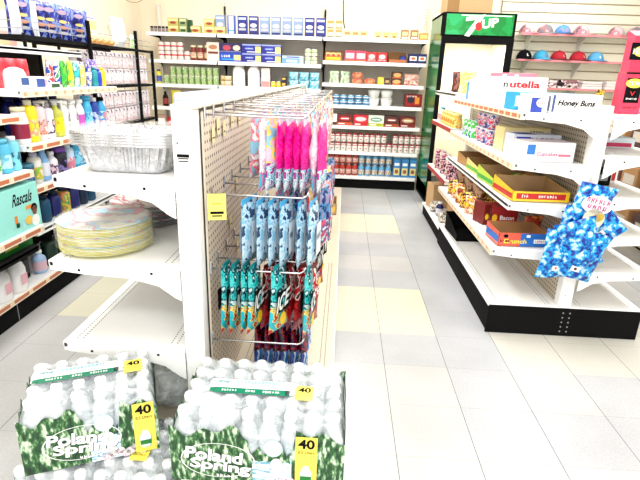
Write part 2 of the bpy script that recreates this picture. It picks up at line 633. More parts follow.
run_shelf(MG, -0.912, -0.49, gy0, gy1, 0.752)
run_shelf(MG, -0.905, -0.49, gy0, 2.6, 0.460)
for zz, yy, rr in ((1.0, 2.9, 1),):
    pass

# --- right gondola
RG = empty('display_gondola', (0, 0, 0))
tag(RG, 'white double-sided shelving gondola with black base across the aisle on the right', 'shelving')
ry0, ry1 = 2.46, 4.02
b = MB().box((1.262, ry0 + 0.05, 0.62), (0.07, 0.06, 1.24), WHITE, 0.004)
b.oval((1.255, ry0 + 0.0192, 0.24), (1, 0, 0), (0, 0, 1), 0.006, 0.006, INK, 8)
b.build('upright', RG)
MB().box((1.262, ry1, 0.62), (0.07, 0.05, 1.24), WHITE).build('upright', RG)
MB().box((1.262, 4.97, 0.62), (0.07, 0.05, 1.24), WHITE).build('upright', RG)
MB().box((1.234, (ry0 + ry1) / 2 + 0.05, 0.70), (0.006, ry1 - ry0 - 0.06, 1.05), PEGR).build('pegboard', RG)
MB().box((1.29, (ry0 + ry1) / 2 + 0.05, 0.70), (0.006, ry1 - ry0 - 0.06, 1.05), PEGR).build('pegboard', RG)
MB().box((1.262, 4.5, 0.70), (0.02, 0.9, 1.05), PEGR).build('pegboard', RG)
gondola_base(RG, 0.845, 1.672, ry0, ry1, 0.176, BLACK, BLACK, holes=True)
for z_, rail in ((1.196, RAIL_O), (0.950, RAIL_P), (0.742, None), (0.492, RAIL_P)):
    run_shelf(RG, 0.862 if z_ > 0.6 else 0.818, 1.228, ry0, ry1, z_, rail, near_slots=1.4, slot=z_ < 0.5)
for z_ in (1.196, 1.005, 0.79, 0.59, 0.392):
    run_shelf(RG, 1.672, 1.296, ry0, ry1, z_, near_slots=0.9, slot=z_ < 1)
# far section of the same run
gondola_base(RG, 0.86, 1.66, ry1 + 0.01, 4.98, 0.12, BLACK, BLACK)
run_shelf(RG, 0.87, 1.25, ry1 + 0.04, 4.95, 1.235, None, mat=OFFW, slot=False, bracket=False)
run_shelf(RG, 0.87, 1.25, ry1 + 0.04, 4.95, 0.962, RAIL_R, mat=OFFW, slot=False, bracket=False)
run_shelf(RG, 0.87, 1.25, ry1 + 0.04, 4.95, 0.530, RAIL_R, mat=OFFW, slot=False, bracket=False)

# --- left wall gondola
LG = empty('wall_shelving', (0, 0, 0))
tag(LG, 'white wall shelving along the left wall with orange price rails and black kick plate', 'shelving')
ly1 = 3.47
MB().box((-2.12, 1.9, 0.74), (0.03, ly1 - 0.33, 1.38), S((0.03, 0.025, 0.02), 0.7)).build('back_panel', LG)
for yy in (0.35, 1.38, 2.42, ly1 - 0.02):
    MB().box((-2.12, yy, 0.72), (0.04, 0.03, 1.42), BLACK).build('upright', LG)
b = MB().box((-1.93, 1.9, 0.065), (0.40, ly1 - 0.33, 0.129), BLACK)
b.quad((-1.7295, 2.30, 0.065), (0, 1, 0), (0, 0, 1), 0.006, 0.12, GREY)
b.build('kick_plate', LG)
b = MB().box((-1.92, 1.9, 0.141), (0.44, ly1 - 0.33, 0.020), WHITE, 0.003)
bd = b.build('base_deck', LG)
MB().box((-1.698, 1.9, 0.142), (0.006, ly1 - 0.33, 0.034), RAILC).quad((-1.6944, 1.9, 0.142), (0, 1, 0), (0, 0, 1), ly1 - 0.34, 0.020, RAIL_L).build('price_rail', bd)
for z_, xf in ((1.10, -1.60), (0.825, -1.59), (0.532, -1.58)):
    run_shelf(LG, xf, -2.10, 0.36, 2.405, z_, RAIL_L, slot=False, bracket=False)
for z_, xf, ra in ((1.215, -1.60, RAIL_P), (0.945, -1.60, RAIL_L), (0.715, -1.63, RAIL_L)):
    run_shelf(LG, xf, -2.10, 2.42, ly1, z_, ra, slot=False, bracket=False)
run_shelf(LG, -1.82, -2.10, 0.36, ly1, 1.43, None, slot=False, bracket=False)

# --- back wall shelving, two bays
zr = [1.757, 1.505, 1.257, 1.012, 0.772, 0.462, 0.160]
zl = [1.757, 1.457, 1.183, 0.918, 0.66, 0.40, 0.160]
yf = 6.02


def back_bay(x0, x1, zs, label):
    g = empty('wall_shelving')
    tag(g, label, 'shelving')
    MB().box(((x0 + x1) / 2, YB - 0.05, 0.95), (x1 - x0, 0.012, 1.7), PEGX).build('pegboard', g)
    MB().box((x0, YB - 0.06, 1.05), (0.03, 0.05, 2.1), OFFW).build('upright', g)
    u = MB().box((x1, YB - 0.06, 1.08), (0.03, 0.05, 2.16), OFFW)
    for k in range(10):
        u.quad((x1, YB - 0.0856, 1.84 + k * 0.032), (1, 0, 0), (0, 0, 1), 0.008, 0.012, INK)
    u.build('upright', g)
    MB().box(((x0 + x1) / 2, yf + 0.25, 0.05), (x1 - x0, 0.44, 0.10), BLACK).build('kick_plate', g)
    for i, z_ in enumerate(zs):
        b = MB()
        b.box(((x0 + x1) / 2, (yf + YB - 0.06) / 2, z_ - 0.008), (x1 - x0 - 0.012, YB - 0.06 - yf, 0.016), WHITE)
        b.box(((x0 + x1) / 2, yf + 0.006, z_ - 0.020), (x1 - x0 - 0.012, 0.014, 0.040), WHITE, 0.003)
        s_ = b.build('shelf', g)
        for xx in (x0 + 0.012, x1 - 0.012):
            MB().prism([(yf + 0.02, z_ - 0.017), (YB - 0.06, z_ - 0.017), (YB - 0.06, z_ - 0.10), (YB - 0.14, z_ - 0.045), (yf + 0.02, z_ - 0.035)], 'x', xx - 0.002, xx + 0.002, DARK).build('shelf_bracket', s_)
    return g


back_bay(-2.36, -1.53, zl, 'white back wall shelving bay holding green cans, at the wire rack')
back_bay(-1.525, -0.29, zl, 'white back wall shelving bay holding navy boxes and white jugs')
back_bay(-0.285, 0.925, zr, 'white back wall shelving bay between navy boxes and the drinks cooler')

# ---------------------------------------------------------------- product builders (front faces -Y, base at z=0)
R_, U_ = (1, 0, 0), (0, 0, 1)


def carton(name, w_, d, h, mat, art=(), bev=0.0015, parent=None, side=None, top=None):
    """a box; art = (kind, x, z, w, h, mat[, text]) on the front, in fractions of its width and height; side/top the same on the +X side/top"""
    b = MB().box((0, 0, h / 2), (w_, d, h), mat, bev)

    def draw(items, org, r, u, W, H, n):
        org, r, u, n = Vector(org), Vector(r), Vector(u), Vector(n)
        for i, a in enumerate(items):
            o = org + r * (a[1] * W) + u * (a[2] * H) + n * (0.0006 + 0.0003 * i)
            if a[0] == 'q':
                b.quad(o, r, u, a[3] * W, a[4] * H, a[5])
            elif a[0] == 'o':
                b.oval(o, r, u, a[3] * W, a[4] * H, a[5])
            else:
                b.text(a[6], o, r, u, a[3] * W, a[4] * H, a[5], *(a[7:] if len(a) > 7 else ()))
    draw(art, (-w_ / 2, -d / 2, 0), (1, 0, 0), (0, 0, 1), w_, h, (0, -1, 0))
    if side:
        draw(side, (w_ / 2, -d / 2, 0), (0, 1, 0), (0, 0, 1), d, h, (1, 0, 0))
        draw(side, (-w_ / 2, d / 2, 0), (0, -1, 0), (0, 0, 1), d, h, (-1, 0, 0))
    if top:
        draw(top, (-w_ / 2, -d / 2, h), (1, 0, 0), (0, 1, 0), w_, d, (0, 0, 1))
    return b.build(name, parent)


def can(name, r, h, body, band, topm=None, seg=12, bands=None):
    topm = topm or CHROME
    pr = [(r * 0.9, 0), (r, 0.004), (r, h * 0.2), (r, h * 0.45), (r, h * 0.62), (r, h - 0.006), (r * 0.97, h - 0.001), (r * 0.9, h), (r * 0.88, h - 0.003)]
    return MB().lathe(pr, [topm, body, bands or band, band, body, topm, topm, topm], seg).build(name)


def bottle(name, r, h, body, capm, label=None, shape='round', capr=0.4, sy=1.0, neck=0.8, cap_h=0.12, trigger=False, label_text=None):
    root = empty(name)
    p = {'round': [(r * .85, 0), (r, .012), (r, h * .62), (r * .92, h * .70), (r * capr, h * neck), (r * capr, h * (1 - cap_h))],
         'tall': [(r * .8, 0), (r, .01), (r, h * .78), (r * .8, h * .86), (r * capr, h * (1 - cap_h) - .003), (r * capr, h * (1 - cap_h))],
         'waist': [(r * .8, 0), (r, .01), (r, h * .25), (r * .84, h * .42), (r * .95, h * .6), (r * .7, h * .76), (r * capr, h * (1 - cap_h) - .004), (r * capr, h * (1 - cap_h))]}[shape]
    MB().lathe(p, body, 14, sy=sy).build('bottle_body', root)
    if label:
        z0, z1 = h * .15, h * .55
        b = MB()
        b.lathe([(r * 1.012, z0), (r * 1.012, z1)], label, 14, sy=sy)
        b.f = b.f[:-2]; b.mi = b.mi[:-2]; b.sm = b.sm[:-2]
        b.build('label', root)
    c = MB()
    cz = h * (1 - cap_h)
    if trigger:
        c.lathe([(r * .42, cz), (r * .42, cz + h * .05), (r * .3, cz + h * .06)], capm, 12)
        c.box((0, -r * .35, cz + h * .10), (r * .55, r * 1.5, h * .07), capm, .003)
        c.box((0, -r * .95, cz + h * .04), (r * .25, r * .2, h * .10), capm, .002)
    else:
        c.lathe([(r * capr * 1.12, cz), (r * capr * 1.12, h * .985), (r * capr, h)], capm, 12)
    c.build('cap', root)
    return root


def jug(name, w_, d, h, mat, capm, label):
    root = empty(name)
    b = MB()
    pr = [(1.0, 0), (1.04, .05), (1.04, .62), (.8, .78), (.35, .88), (.3, .9)]
    b.lathe([(w_ / 2 * a, h * q) for a, q in pr], mat, 16, sy=d / w_)
    b.build('bottle_body', root)
    MB().tube([(w_ * .30, 0, h * .68), (w_ * .42, 0, h * .80), (w_ * .30, 0, h * .90), (w_ * .08, 0, h * .88)], w_ * .06, mat, 8).build('handle', root)
    MB().lathe([(w_ * .19, h * .89), (w_ * .19, h * .99), (w_ * .16, h)], capm, 12).build('cap', root)
    MB().quad((0, -d * .53, h * .36), R_, U_, w_ * .5, h * .3, label).build('label', root)
    return root


def pillow(b, w_, h, t, mat, c=(0, 0, 0), nx=10, nz=12, crimp=True, amp=0.004, seed=0, taper=0.0):
    """a filled bag standing in the XZ plane, base at z=0"""
    rnd = random.Random(seed)
    ph = [rnd.uniform(0, 6.3) for _ in range(6)]
    for sgn in (-1, 1):
        vs = []; fs = []
        for j in range(nz + 1):
            v_ = j / nz
            for i in range(nx + 1):
                u_ = i / nx
                x = (u_ - .5) * w_ * (1 - taper * v_)
                z_ = v_ * h
                e = (math.sin(PI * u_) ** .55) * (math.sin(PI * v_) ** .5)
                wob = amp * e * (math.sin(9 * u_ + ph[0] + 5 * v_) + math.sin(13 * v_ + ph[1] - 4 * u_) + .7 * math.sin(23 * u_ + ph[2] + 17 * v_ * (1 if sgn > 0 else -1)))
                x += .25 * amp * math.sin(8 * v_ + ph[3]) - (.06 * w_ * math.sin(PI * v_)) * (2 * u_ - 1) * .8
                y = sgn * (t / 2 * e + wob * .7) + amp * .7 * math.sin(5 * u_ + ph[4]) * (1 - e)
                vs.append((c[0] + x, c[1] + y, c[2] + z_))
        for j in range(nz):
            for i in range(nx):
                a = j * (nx + 1) + i
                q = (a, a + 1, a + nx + 2, a + nx + 1)
                fs.append(q if sgn < 0 else tuple(reversed(q)))
        b.add(vs, fs, mat, True)
    return b


def pouch(name, w_, h, t, mat, art=None, seed=0, hang=False, headmat=None, amp=0.003):
    root = empty(name)
    b = MB()
    if hang:
        b.at((0, 0, -h))
    pillow(b, w_, h, t, mat, seed=seed, amp=amp)
    b.build('bag', root)
    if hang:
        hd = MB().at((0, 0, -0.012))
        hd.box((0, 0, 0.006), (w_ * .9, .0015, .030), headmat or mat)
        hd.build('header', root)
    if art:
        z0 = -h if hang else 0
        for s_ in (-1, 1):
            a = MB()
            for it in art:
                o = Vector((it[1] * w_ - w_ / 2, s_ * (t * .56 + .003), z0 + it[2] * h))
                rr = (1 if s_ < 0 else -1, 0, 0)
                if it[0] == 'q':
                    a.quad(o, rr, U_, it[3] * w_, it[4] * h, it[5])
                elif it[0] == 'o':
                    a.oval(o, rr, U_, it[3] * w_, it[4] * h, it[5])
                else:
                    a.text(it[6], o + Vector((0, s_ * .001, 0)), rr, U_, it[3] * w_, it[4] * h, it[5], *(it[7:] if len(it) > 7 else ()))
            a.build('label', root)
    return root


def tray(name, w_, d, h, mat, inner, hf=None, art=()):
    """open display tray with a low front"""
    hf = hf or h
    t = .004
    root = empty(name)
    b = MB()
    b.box((0, 0, t / 2), (w_, d, t), inner)
    b.box((0, -d / 2 + t / 2, hf / 2), (w_, t, hf), mat)
    b.box((0, d / 2 - t / 2, h / 2), (w_, t, h), mat)
    for s_ in (-1, 1):
        x0 = s_ * (w_ / 2 - t) if s_ > 0 else -w_ / 2
        b.prism([(-d / 2, 0), (-d / 2, hf), (d / 2, h), (d / 2, 0)], 'x', x0, x0 + t, mat)
    # inner faces in plain card
    b.quad((0, d / 2 - t - .0006, h / 2), R_, U_, w_ - 2 * t, h * .98, inner)
    b.quad((0, -d / 2 + t + .0006, hf / 2), (-1, 0, 0), U_, w_ - 2 * t, hf * .98, inner)
    for s_ in (-1, 1):
        x = s_ * (w_ / 2 - t - .0006)
        b.add([(x, -d / 2 + t, 0), (x, d / 2 - t, 0), (x, d / 2 - t, h * .98), (x, -d / 2 + t, hf * .98)], [(0, 1, 2, 3)], inner)
    b.build('tray_body', root)
    if art:
        a = MB()
        for i, it in enumerate(art):
            o = Vector((it[1] * w_ - w_ / 2, -d / 2 - .0008 - .0003 * i, it[2] * hf))
            if it[0] == 'q':
                a.quad(o, R_, U_, it[3] * w_, it[4] * hf, it[5])
            elif it[0] == 'o':
                a.oval(o, R_, U_, it[3] * w_, it[4] * hf, it[5])
            else:
                a.text(it[6], o, R_, U_, it[3] * w_, it[4] * hf, it[5], *(it[7:] if len(it) > 7 else ()))
        a.build('label', root)
        for s_ in (-1, 1):
            MB().quad((s_ * (w_ / 2 + .0008), 0, hf * .5), (0, s_, 0), U_, d * .96, hf * .5, art[0][5]).build('side_print', root)
    return root


def row(proto, xs, z, h, y, lab, cat, group, layers=1, rot=0, skip=()):
    """a row of the same product along x, in one or more layers; the label counts from the left end"""
    for L in range(layers):
        for i, x in enumerate(xs):
            if (i, L) in skip:
                continue
            lay = '' if layers == 1 else (' lower layer' if L == 0 else ' upper layer') if layers == 2 else ' ' + ORD[L] + ' layer'
            place(proto, (x, y, z + 0.0008 + L * (h + 0.0006)), (rot, 0, 0) if False else (0, 0, rot), '%s, %s from left%s' % (lab, ORD[i], lay), cat, group)


def lin(a, b_, n):
    return [a + (b_ - a) * i / (n - 1) for i in range(n)]


Y0 = yf + 0.03
W_, C_ = WHITE, CREAM
# ================================================================ right bay of the back wall
box_cream = carton('food_box', .082, .06, .092, S((.80, .70, .42)), [('q', .5, .75, .9, .3, S((.75, .35, .12))), ('o', .5, .4, .6, .4, S((.85, .8, .6))), ('q', .5, .1, .9, .1, BROWN)])
row(box_cream, [-.205, -.11], zr[0], .092, Y0 + .03, 'small cream food box, top shelf by the navy boxes', 'box', 'cream boxes on the top shelf', 2)
box_tan = carton('food_box', .088, .06, .082, S((.78, .66, .40)), [('q', .5, .6, .7, .35, S((.62, .30, .12))), ('q', .5, .2, .8, .12, S((.85, .8, .62)))])
row(box_tan, [-.01, .084, .178], zr[0], .082, Y0 + .03, 'tan food box right of the cream boxes, top shelf', 'box', 'tan boxes on the top shelf')
box_corn = carton('food_box', .086, .06, .085, S((.80, .76, .45)), [('q', .5, .62, .75, .3, S((.70, .52, .2))), ('o', .5, .3, .6, .25, S((.55, .2, .08)))])
row(box_corn, [.345, .438, .53], zr[0], .085, Y0 + .03, 'pale yellow food box after the gap, top shelf', 'box', 'pale yellow boxes on the top shelf')
box_br = carton('food_box', .085, .06, .105, S((.45, .24, .10)), [('q', .5, .6, .7, .4, S((.85, .72, .4))), ('q', .5, .2, .8, .15, W_)])
row(box_br, [.65, .76], zr[0], .105, Y0 + .03, 'brown food box near the cooler, top shelf', 'box', 'brown boxes on the top shelf')
place(carton('food_box', .10, .06, .075, S((.72, .42, .12)), [('q', .5, .5, .8, .5, S((.85, .72, .3)))]), (.868, Y0 + .03, zr[0] + .001), 0, 'orange food box against the cooler side, top shelf', 'box')

# second shelf
t = tray('snack_tray', .205, .20, .115, ORANGE, CARD, .05, [('q', .5, .5, .8, .5, YEL)])
place(t, (-.160, yf + .14, zr[1] + .001), 0, 'orange snack tray at the left end of the second shelf', 'snack tray')
pk = carton('cake_box', .055, .10, .085, S((.80, .68, .35)), [('o', .5, .55, .8, .6, S((.55, .12, .05))), ('q', .5, .15, .9, .15, GREEN)])
row(pk, [-.222, -.160, -.098], zr[1] + .006, .085, yf + .13, 'small cake box inside the orange snack tray', 'box', 'cake boxes in the orange tray')
pb = carton('cake_box', .122, .14, .118, S((.70, .08, .16)), [('q', .5, .52, .8, .5, S((.85, .55, .6))), ('o', .5, .5, .5, .45, S((.85, .8, .75))), ('q', .5, .1, .95, .12, S((.55, .2, .08)))])
row(pb, [.035, .162], zr[1], .118, Y0 + .08, 'pink cake box on the second shelf, near the orange tray', 'box', 'pink cake boxes')
rb = carton('cake_box', .118, .14, .108, RED, [('q', .5, .5, .75, .55, S((.8, .12, .12))), ('o', .5, .55, .6, .45, S((.85, .75, .7))), ('t', .5, .2, .7, .14, W_, 5)])
row(rb, [.287, .410], zr[1], .108, Y0 + .08, 'red cake box on the second shelf, mid shelf', 'box', 'red cake boxes')
t = tray('snack_tray', .215, .22, .125, S((.50, .20, .07)), CARD, .035)
place(t, (.592, yf + .15, zr[1] + .001), 0, 'nearly empty brown display tray on the second shelf', 'snack tray')
place(carton('cake_box', .07, .05, .075, NAVY, [('q', .5, .5, .7, .5, BLUE)]), (.655, yf + .11, zr[1] + .007), 0, 'small navy box left in the brown display tray', 'box')
nb = carton('cake_box', .10, .12, .105, NAVY, [('q', .5, .5, .8, .45, W_), ('o', .5, .5, .5, .3, ORANGE)])
row(nb, [.770, .874], zr[1], .105, Y0 + .07, 'navy and white snack box beside the cooler, second shelf', 'box', 'navy snack boxes')

# third shelf: bags and round packs
gb = pouch('snack_bag', .115, .135, .05, PR([(.75, .80, .68), (.10, .35, .05), (.80, .80, .75)], 26, seed=1), seed=3)
place(gb, (-.14, Y0 + .03, zr[2] + .001), 0, 'green and white snack bag at the left end of third shelf', 'bag')
place(gb, (-.01, Y0 + .04, zr[2] + .001), .3, 'green and white snack bag, second from left on third shelf', 'bag')
op = empty('muffin_pack')
MB().lathe([(.058, 0), (.064, .01), (.066, .045), (.058, .058), (.03, .064)], PR([(.75, .30, .10), (.80, .62, .45), (.55, .05, .03)], 30, seed=2), 16).build('wrapper', op)
MB().lathe([(.066, .046), (.068, .050), (.064, .054)], RED, 16).build('band', op)
place(op, (.137, Y0 + .06, zr[2] + .001), 0, 'orange round pack, lower of the stacked pair on third shelf', 'snack pack', 'orange round packs')
place(op, (.137, Y0 + .06, zr[2] + .066), 0, 'orange round pack, upper of the stacked pair on third shelf', 'snack pack', 'orange round packs')
place(op, (.285, Y0 + .06, zr[2] + .001), 0, 'single orange round pack beside the yellow carton, third shelf', 'snack pack', 'orange round packs')
place(carton('tea_box', .07, .06, .082, YEL, [('q', .5, .5, .7, .5, S((.85, .8, .2)))]), (.412, Y0 + .03, zr[2] + .001), 0, 'bright yellow carton in the middle of the third shelf', 'box')
place(carton('tea_box', .06, .06, .075, BROWN, [('q', .5, .5, .7, .4, S((.6, .4, .2)))]), (.487, Y0 + .03, zr[2] + .001), 0, 'small brown carton right of the yellow carton', 'box')
bb = carton('cookie_box', .12, .08, .075, BROWN, [('o', .5, .5, .8, .6, S((.72, .45, .2))), ('q', .5, .12, .9, .15, ORANGE)])
place(bb, (.60, Y0 + .05, zr[2] + .001), 0, 'brown cookie box, lower of two on the third shelf', 'box')
place(bb, (.60, Y0 + .05, zr[2] + .0775), .05, 'brown cookie box, upper of two on the third shelf', 'box')
op2 = pouch('cookie_bag', .19, .13, .07, PR([(.80, .60, .52), (.60, .12, .08), (.85, .78, .70)], 22, seed=5), seed=9)
place(op2, (.78, Y0 + .05, zr[2] + .001), 0, 'rounded pink and red cookie bag near the cooler, third shelf', 'bag')

# fourth shelf: blue and white cans in two layers, tubs, red box
cb = can('fish_can', .044, .058, S((.16, .42, .62)), S((.80, .84, .86)), bands=S((.02, .12, .30)))
row(cb, lin(-.11, .255, 5), zr[3], .058, Y0 + .045, 'blue and white can on the fourth shelf', 'can', 'blue and white cans', 2)
tub = empty('white_tub')
MB().lathe([(.055, 0), (.072, .075), (.074, .082)], W_, 18).build('tub_body', tub)
MB().lathe([(.077, .080), (.077, .088), (.07, .09)], S((.70, .70, .68)), 18).build('lid', tub)
for i, x in enumerate((.345, .50)):
    for L in range(2):
        place(tub, (x, Y0 + .075, zr[3] + .001 + L * .0905), 0, 'white round tub, %s one of the %s stack from the cans' % (('lower', 'upper')[L], ORD[i]), 'tub', 'white tubs on the fourth shelf')
rbx = carton('chocolate_box', .205, .10, .15, DRED, [('q', .5, .5, .86, .8, S((.38, .012, .015))), ('o', .35, .55, .4, .5, S((.02, .01, .05))), ('q', .72, .5, .25, .5, S((.75, .35, .05))), ('t', .4, .82, .6, .14, W_, 4)])
rbx2 = rbx
place(rbx, (.815, Y0 + .06, zr[3] + .001), 0, 'dark red box near the cooler on the fourth shelf', 'box')

# fifth shelf: six boxes
specs = [(-.135, .092, W_, BROWN, None, 'white tea box with brown base, first on fifth shelf'),
         (.010, .185, S((.20, .015, .01)), S((.62, .12, .03)), S((.5, .03, .03)), 'dark brown box with orange base, second on fifth shelf'),
         (.202, .175, S((.60, .02, .05)), RED, S((.85, .6, .62)), 'bright red cereal box with white oval, fifth shelf'),
         (.390, .185, S((.80, .80, .72)), S((.45, .5, .05)), S((.15, .4, .25)), 'white and green box, middle of the fifth shelf'),
         (.578, .175, S((.10, .02, .012)), S((.45, .10, .03)), S((.3, .05, .02)), 'dark chocolate coloured box, fifth on the fifth shelf'),
         (.770, .185, DRED, S((.30, .03, .02)), S((.6, .4, .2)), 'dark red cake box at the cooler end of fifth shelf')]
for x, w_, m1, m2, m3, lb in specs:
    art = [('q', .5, .14, 1.0, .28, m2)]
    if m3:
        art += [('o', .5, .62, .78, .42, m3), ('q', .5, .62, .5, .10, W_), ('q', .3, .14, .4, .08, W_)]
    place(carton('cereal_box', w_, .09, .128, m1, art), (x, Y0 + .05, zr[4] + .001), 0, lb, 'box')

# sixth shelf: red-capped white jars in two layers
jar = empty('sauce_jar')
MB().lathe([(.028, 0), (.032, .006), (.032, .078), (.024, .092)], [S((.82, .78, .74))], 12).build('jar_body', jar)
lb_ = MB().lathe([(.0326, .068), (.0326, .078)], S((.50, .02, .03)), 12)
lb_.f = lb_.f[:-2]; lb_.mi = lb_.mi[:-2]; lb_.sm = lb_.sm[:-2]
for k in range(12):
    a = 2 * PI * k / 12
lb_.quad((0, -.0335, .036), R_, U_, .02, .010, S((.35, .02, .03)))
lb_.build('label', jar)
MB().lathe([(.026, .088), (.026, .106), (.022, .109)], S((.42, .01, .015)), 12).build('lid', jar)
JX = lin(-.135, .925, 16)
row(jar, JX, zr[5], .110, Y0 + .03, 'red-capped white jar on the sixth shelf', 'jar', 'red-capped white jars', 2, skip=((10, 1),))

# bottom shelf: juice bottles
rj = bottle('juice_bottle', .036, .142, S((.50, .05, .03)), W_, PR([(.85, .55, .45), (.75, .75, .7), (.55, .05, .04)], 40, seed=4), 'tall', .4)
row(rj, lin(-.150, .165, 5), zr[6], .143, Y0 + .04, 'red juice bottle on the bottom shelf', 'bottle', 'red juice bottles', 2)
bj = bottle('milk_bottle', .036, .138, S((.16, .45, .68)), W_, PR([(.80, .78, .60), (.40, .08, .04), (.70, .80, .85)], 34, seed=6), 'tall', .5)
row(bj, lin(.245, .585, 5), zr[6], .139, Y0 + .04, 'blue and white bottle on the bottom shelf', 'bottle', 'blue and white bottles', 2)
ct = empty('drink_carton')
MB().box((0, 0, .10), (.085, .085, .20), S((.05, .30, .62)), .002).quad((0, -.0432, .07), R_, U_, .07, .09, S((.78, .70, .35))).oval((0, -.0436, .07), R_, U_, .045, .05, S((.35, .14, .06))).quad((0, -.0432, .16), R_, U_, .06, .035, W_).build('carton_body', ct)
MB().prism([(-.0425, .2), (.0425, .2), (.003, .238), (-.003, .238)], 'x', -.0425, .0425, S((.12, .40, .68))).build('gable_top', ct)
MB().box((0, 0, .245), (.085, .004, .018), W_).build('top_seal', ct)
row(ct, [.685, .785, .885], zr[6], .26, Y0 + .045, 'blue drink carton with gable top by the cooler, bottom shelf', 'carton', 'blue drink cartons')

# ================================================================ left bays of the back wall
yb = carton('stock_box', .125, .06, .078, S((.55, .50, .18)), [('q', .5, .7, .9, .35, S((.80, .74, .4))), ('o', .5, .35, .6, .4, S((.4, .08, .03)))])
for i, (x, n) in enumerate(((-2.04, 2), (-1.78, 1), (-1.615, 2), (-1.49, 1))):
    for L in range(n):
        place(yb, (x, Y0 + .03, zl[0] + .001 + L * .0785), 0, 'small yellow stock box, %s pile from left on top shelf%s' % (ORD[i], ('', ' lower' if L == 0 else ' upper')[n > 1]), 'box', 'yellow stock boxes')
gbx = carton('stock_box', .09, .06, .078, S((.35, .42, .22)), [('q', .5, .7, .8, .3, S((.7, .7, .45))), ('q', .5, .3, .6, .3, DGREEN)])
row(gbx, [-1.925], zl[0], .078, Y0 + .03, 'green stock box among yellow ones on the top shelf', 'box', 'green stock boxes', 2)
place(carton('stock_box', .045, .06, .14, DGREEN), (-1.845, Y0 + .03, zl[0] + .001), 0, 'narrow dark green box on the top shelf', 'box')
sm = empty('spice_jar')
MB().lathe([(.018, 0), (.018, .045)], S((.35, .3, .3)), 10).build('jar_body', sm)
MB().lathe([(.0185, .045), (.0185, .060), (.015, .062)], INK, 10).build('lid', sm)
row(sm, [-2.30, -2.255, -2.21, -2.165, -2.12], zl[0], .062, Y0 + .02, 'tiny dark-lidded spice jar at top shelf end', 'jar', 'spice jars')
fb = [(-1.402, .115, 'g'), (-1.255, .072, 'w'), (-1.148, .112, 'b'), (-1.018, .125, 'b'), (-.875, .11, 'g'), (-.735, .112, 'g'), (-.60, .11, 'g'), (-.475, .11, 'g'), (-.37, .10, 'b')]
fb = [(-1.512 + .13 * i, .112, k) for i, k in enumerate('gwbbggggbb')]
fm = {'g': S((.30, .38, .55)), 'w': S((.10, .15, .5)), 'b': S((.015, .03, .30))}
pf = {}
for k in 'gwb':
    pf[k] = carton('foil_box', .108 if k != 'w' else .085, .055, .20, fm[k], [('q', .5, .85, .8, .12, S((.6, .65, .75))), ('o', .5, .5, .7, .22, S((.72, .72, .70))), ('q', .5, .28, .75, .12, S((.5, .5, .5)) if k != 'w' else W_), ('q', .5, .1, .9, .1, NAVY)] if k != 'w' else [('q', .5, .5, .62, .92, W_), ('q', .5, .2, .6, .1, SKY)])
nm = {'g': 'grey-blue', 'w': 'white-fronted', 'b': 'deep blue'}
for i, (x, _, k) in enumerate(fb):
    place(pf[k], (x + .025, Y0 + .03, zl[0] + .001), 0, 'tall %s box, %s in the row of tall boxes on top shelf' % (nm[k], ORD[i]), 'box', 'tall boxes on the top shelf')

# second shelf
wc = can('food_can', .036, .098, S((.82, .70, .66)), S((.62, .10, .12)), bands=S((.78, .74, .72)))
row(wc, lin(-2.21, -1.98, 4), zl[1], .098, Y0 + .04, 'pink and white can, left of the second shelf', 'can', 'pink and white cans', 2)
place(wc, (-1.90, Y0 + .04, zl[1] + .001), 0, 'single pink and white can beside the tall jars', 'can', 'pink and white cans')
tj = bottle('sauce_jar', .038, .165, S((.25, .02, .015)), S((.80, .72, .5)), PR([(.80, .72, .45), (.4, .05, .04), (.75, .7, .6)], 36, seed=8), 'round', .75, neck=.86)
row(tj, [-1.825, -1.742, -1.66], zl[1], .165, Y0 + .04, 'dark red sauce jar with pale lid, second shelf', 'jar', 'dark red sauce jars')
wb = carton('mix_box', .15, .08, .205, S((.75, .66, .58)), [('o', .5, .75, .7, .25, S((.5, .25, .15))), ('q', .5, .45, .8, .12, S((.2, .05, .05))), ('q', .5, .2, .7, .2, W_)])
place(wb, (-1.60 + .02, Y0 + .04, zl[1] + .001), 0, 'tall beige box with brown oval beside the navy boxes', 'box')
nb1 = carton('storage_bag_box', .27, .08, .10, S((.03, .02, .14)), [('o', .35, .5, .35, .6, S((.5, .08, .12))), ('o', .78, .5, .32, .6, S((.75, .6, .5))), ('q', .5, .1, .95, .08, S((.3, .3, .5)))])
place(nb1, (-1.375, Y0 + .04, zl[1] + .1025), 0, 'dark purple box with red and pink ovals, on blue box', 'box')
nb1b = carton('storage_bag_box', .27, .08, .10, S((.01, .09, .5)), [('t', .3, .6, .4, .3, W_, 4), ('q', .8, .45, .3, .6, S((.8, .62, .3))), ('q', .4, .25, .6, .12, SKY)])
place(nb1b, (-1.375, Y0 + .04, zl[1] + .001), 0, 'blue box with tan panel, under the dark purple box', 'box')
nb2 = carton('storage_bag_box', .228, .08, .10, S((.012, .025, .30)), [('q', .5, .9, 1.0, .16, S((.35, .4, .7))), ('o', .38, .5, .5, .4, S((.04, .10, .5))), ('t', .38, .5, .4, .14, W_, 7), ('q', .83, .38, .28, .7, S((.80, .72, .3))), ('q', .5, .14, .5, .08, W_)])
row(nb2, [-1.120, -.886], zl[1], .10, Y0 + .04, 'navy box with yellow corner, second shelf', 'box', 'navy boxes with yellow corners', 2)
place(carton('wrap_box', .26, .07, .055, S((.22, .42, .66)), [('q', .45, .5, .5, .5, S((.6, .7, .8))), ('q', .9, .5, .15, .8, S((.75, .7, .6)))]), (-.635, Y0 + .04, zl[1] + .001), 0, 'long flat light blue box lying on the second shelf', 'box')
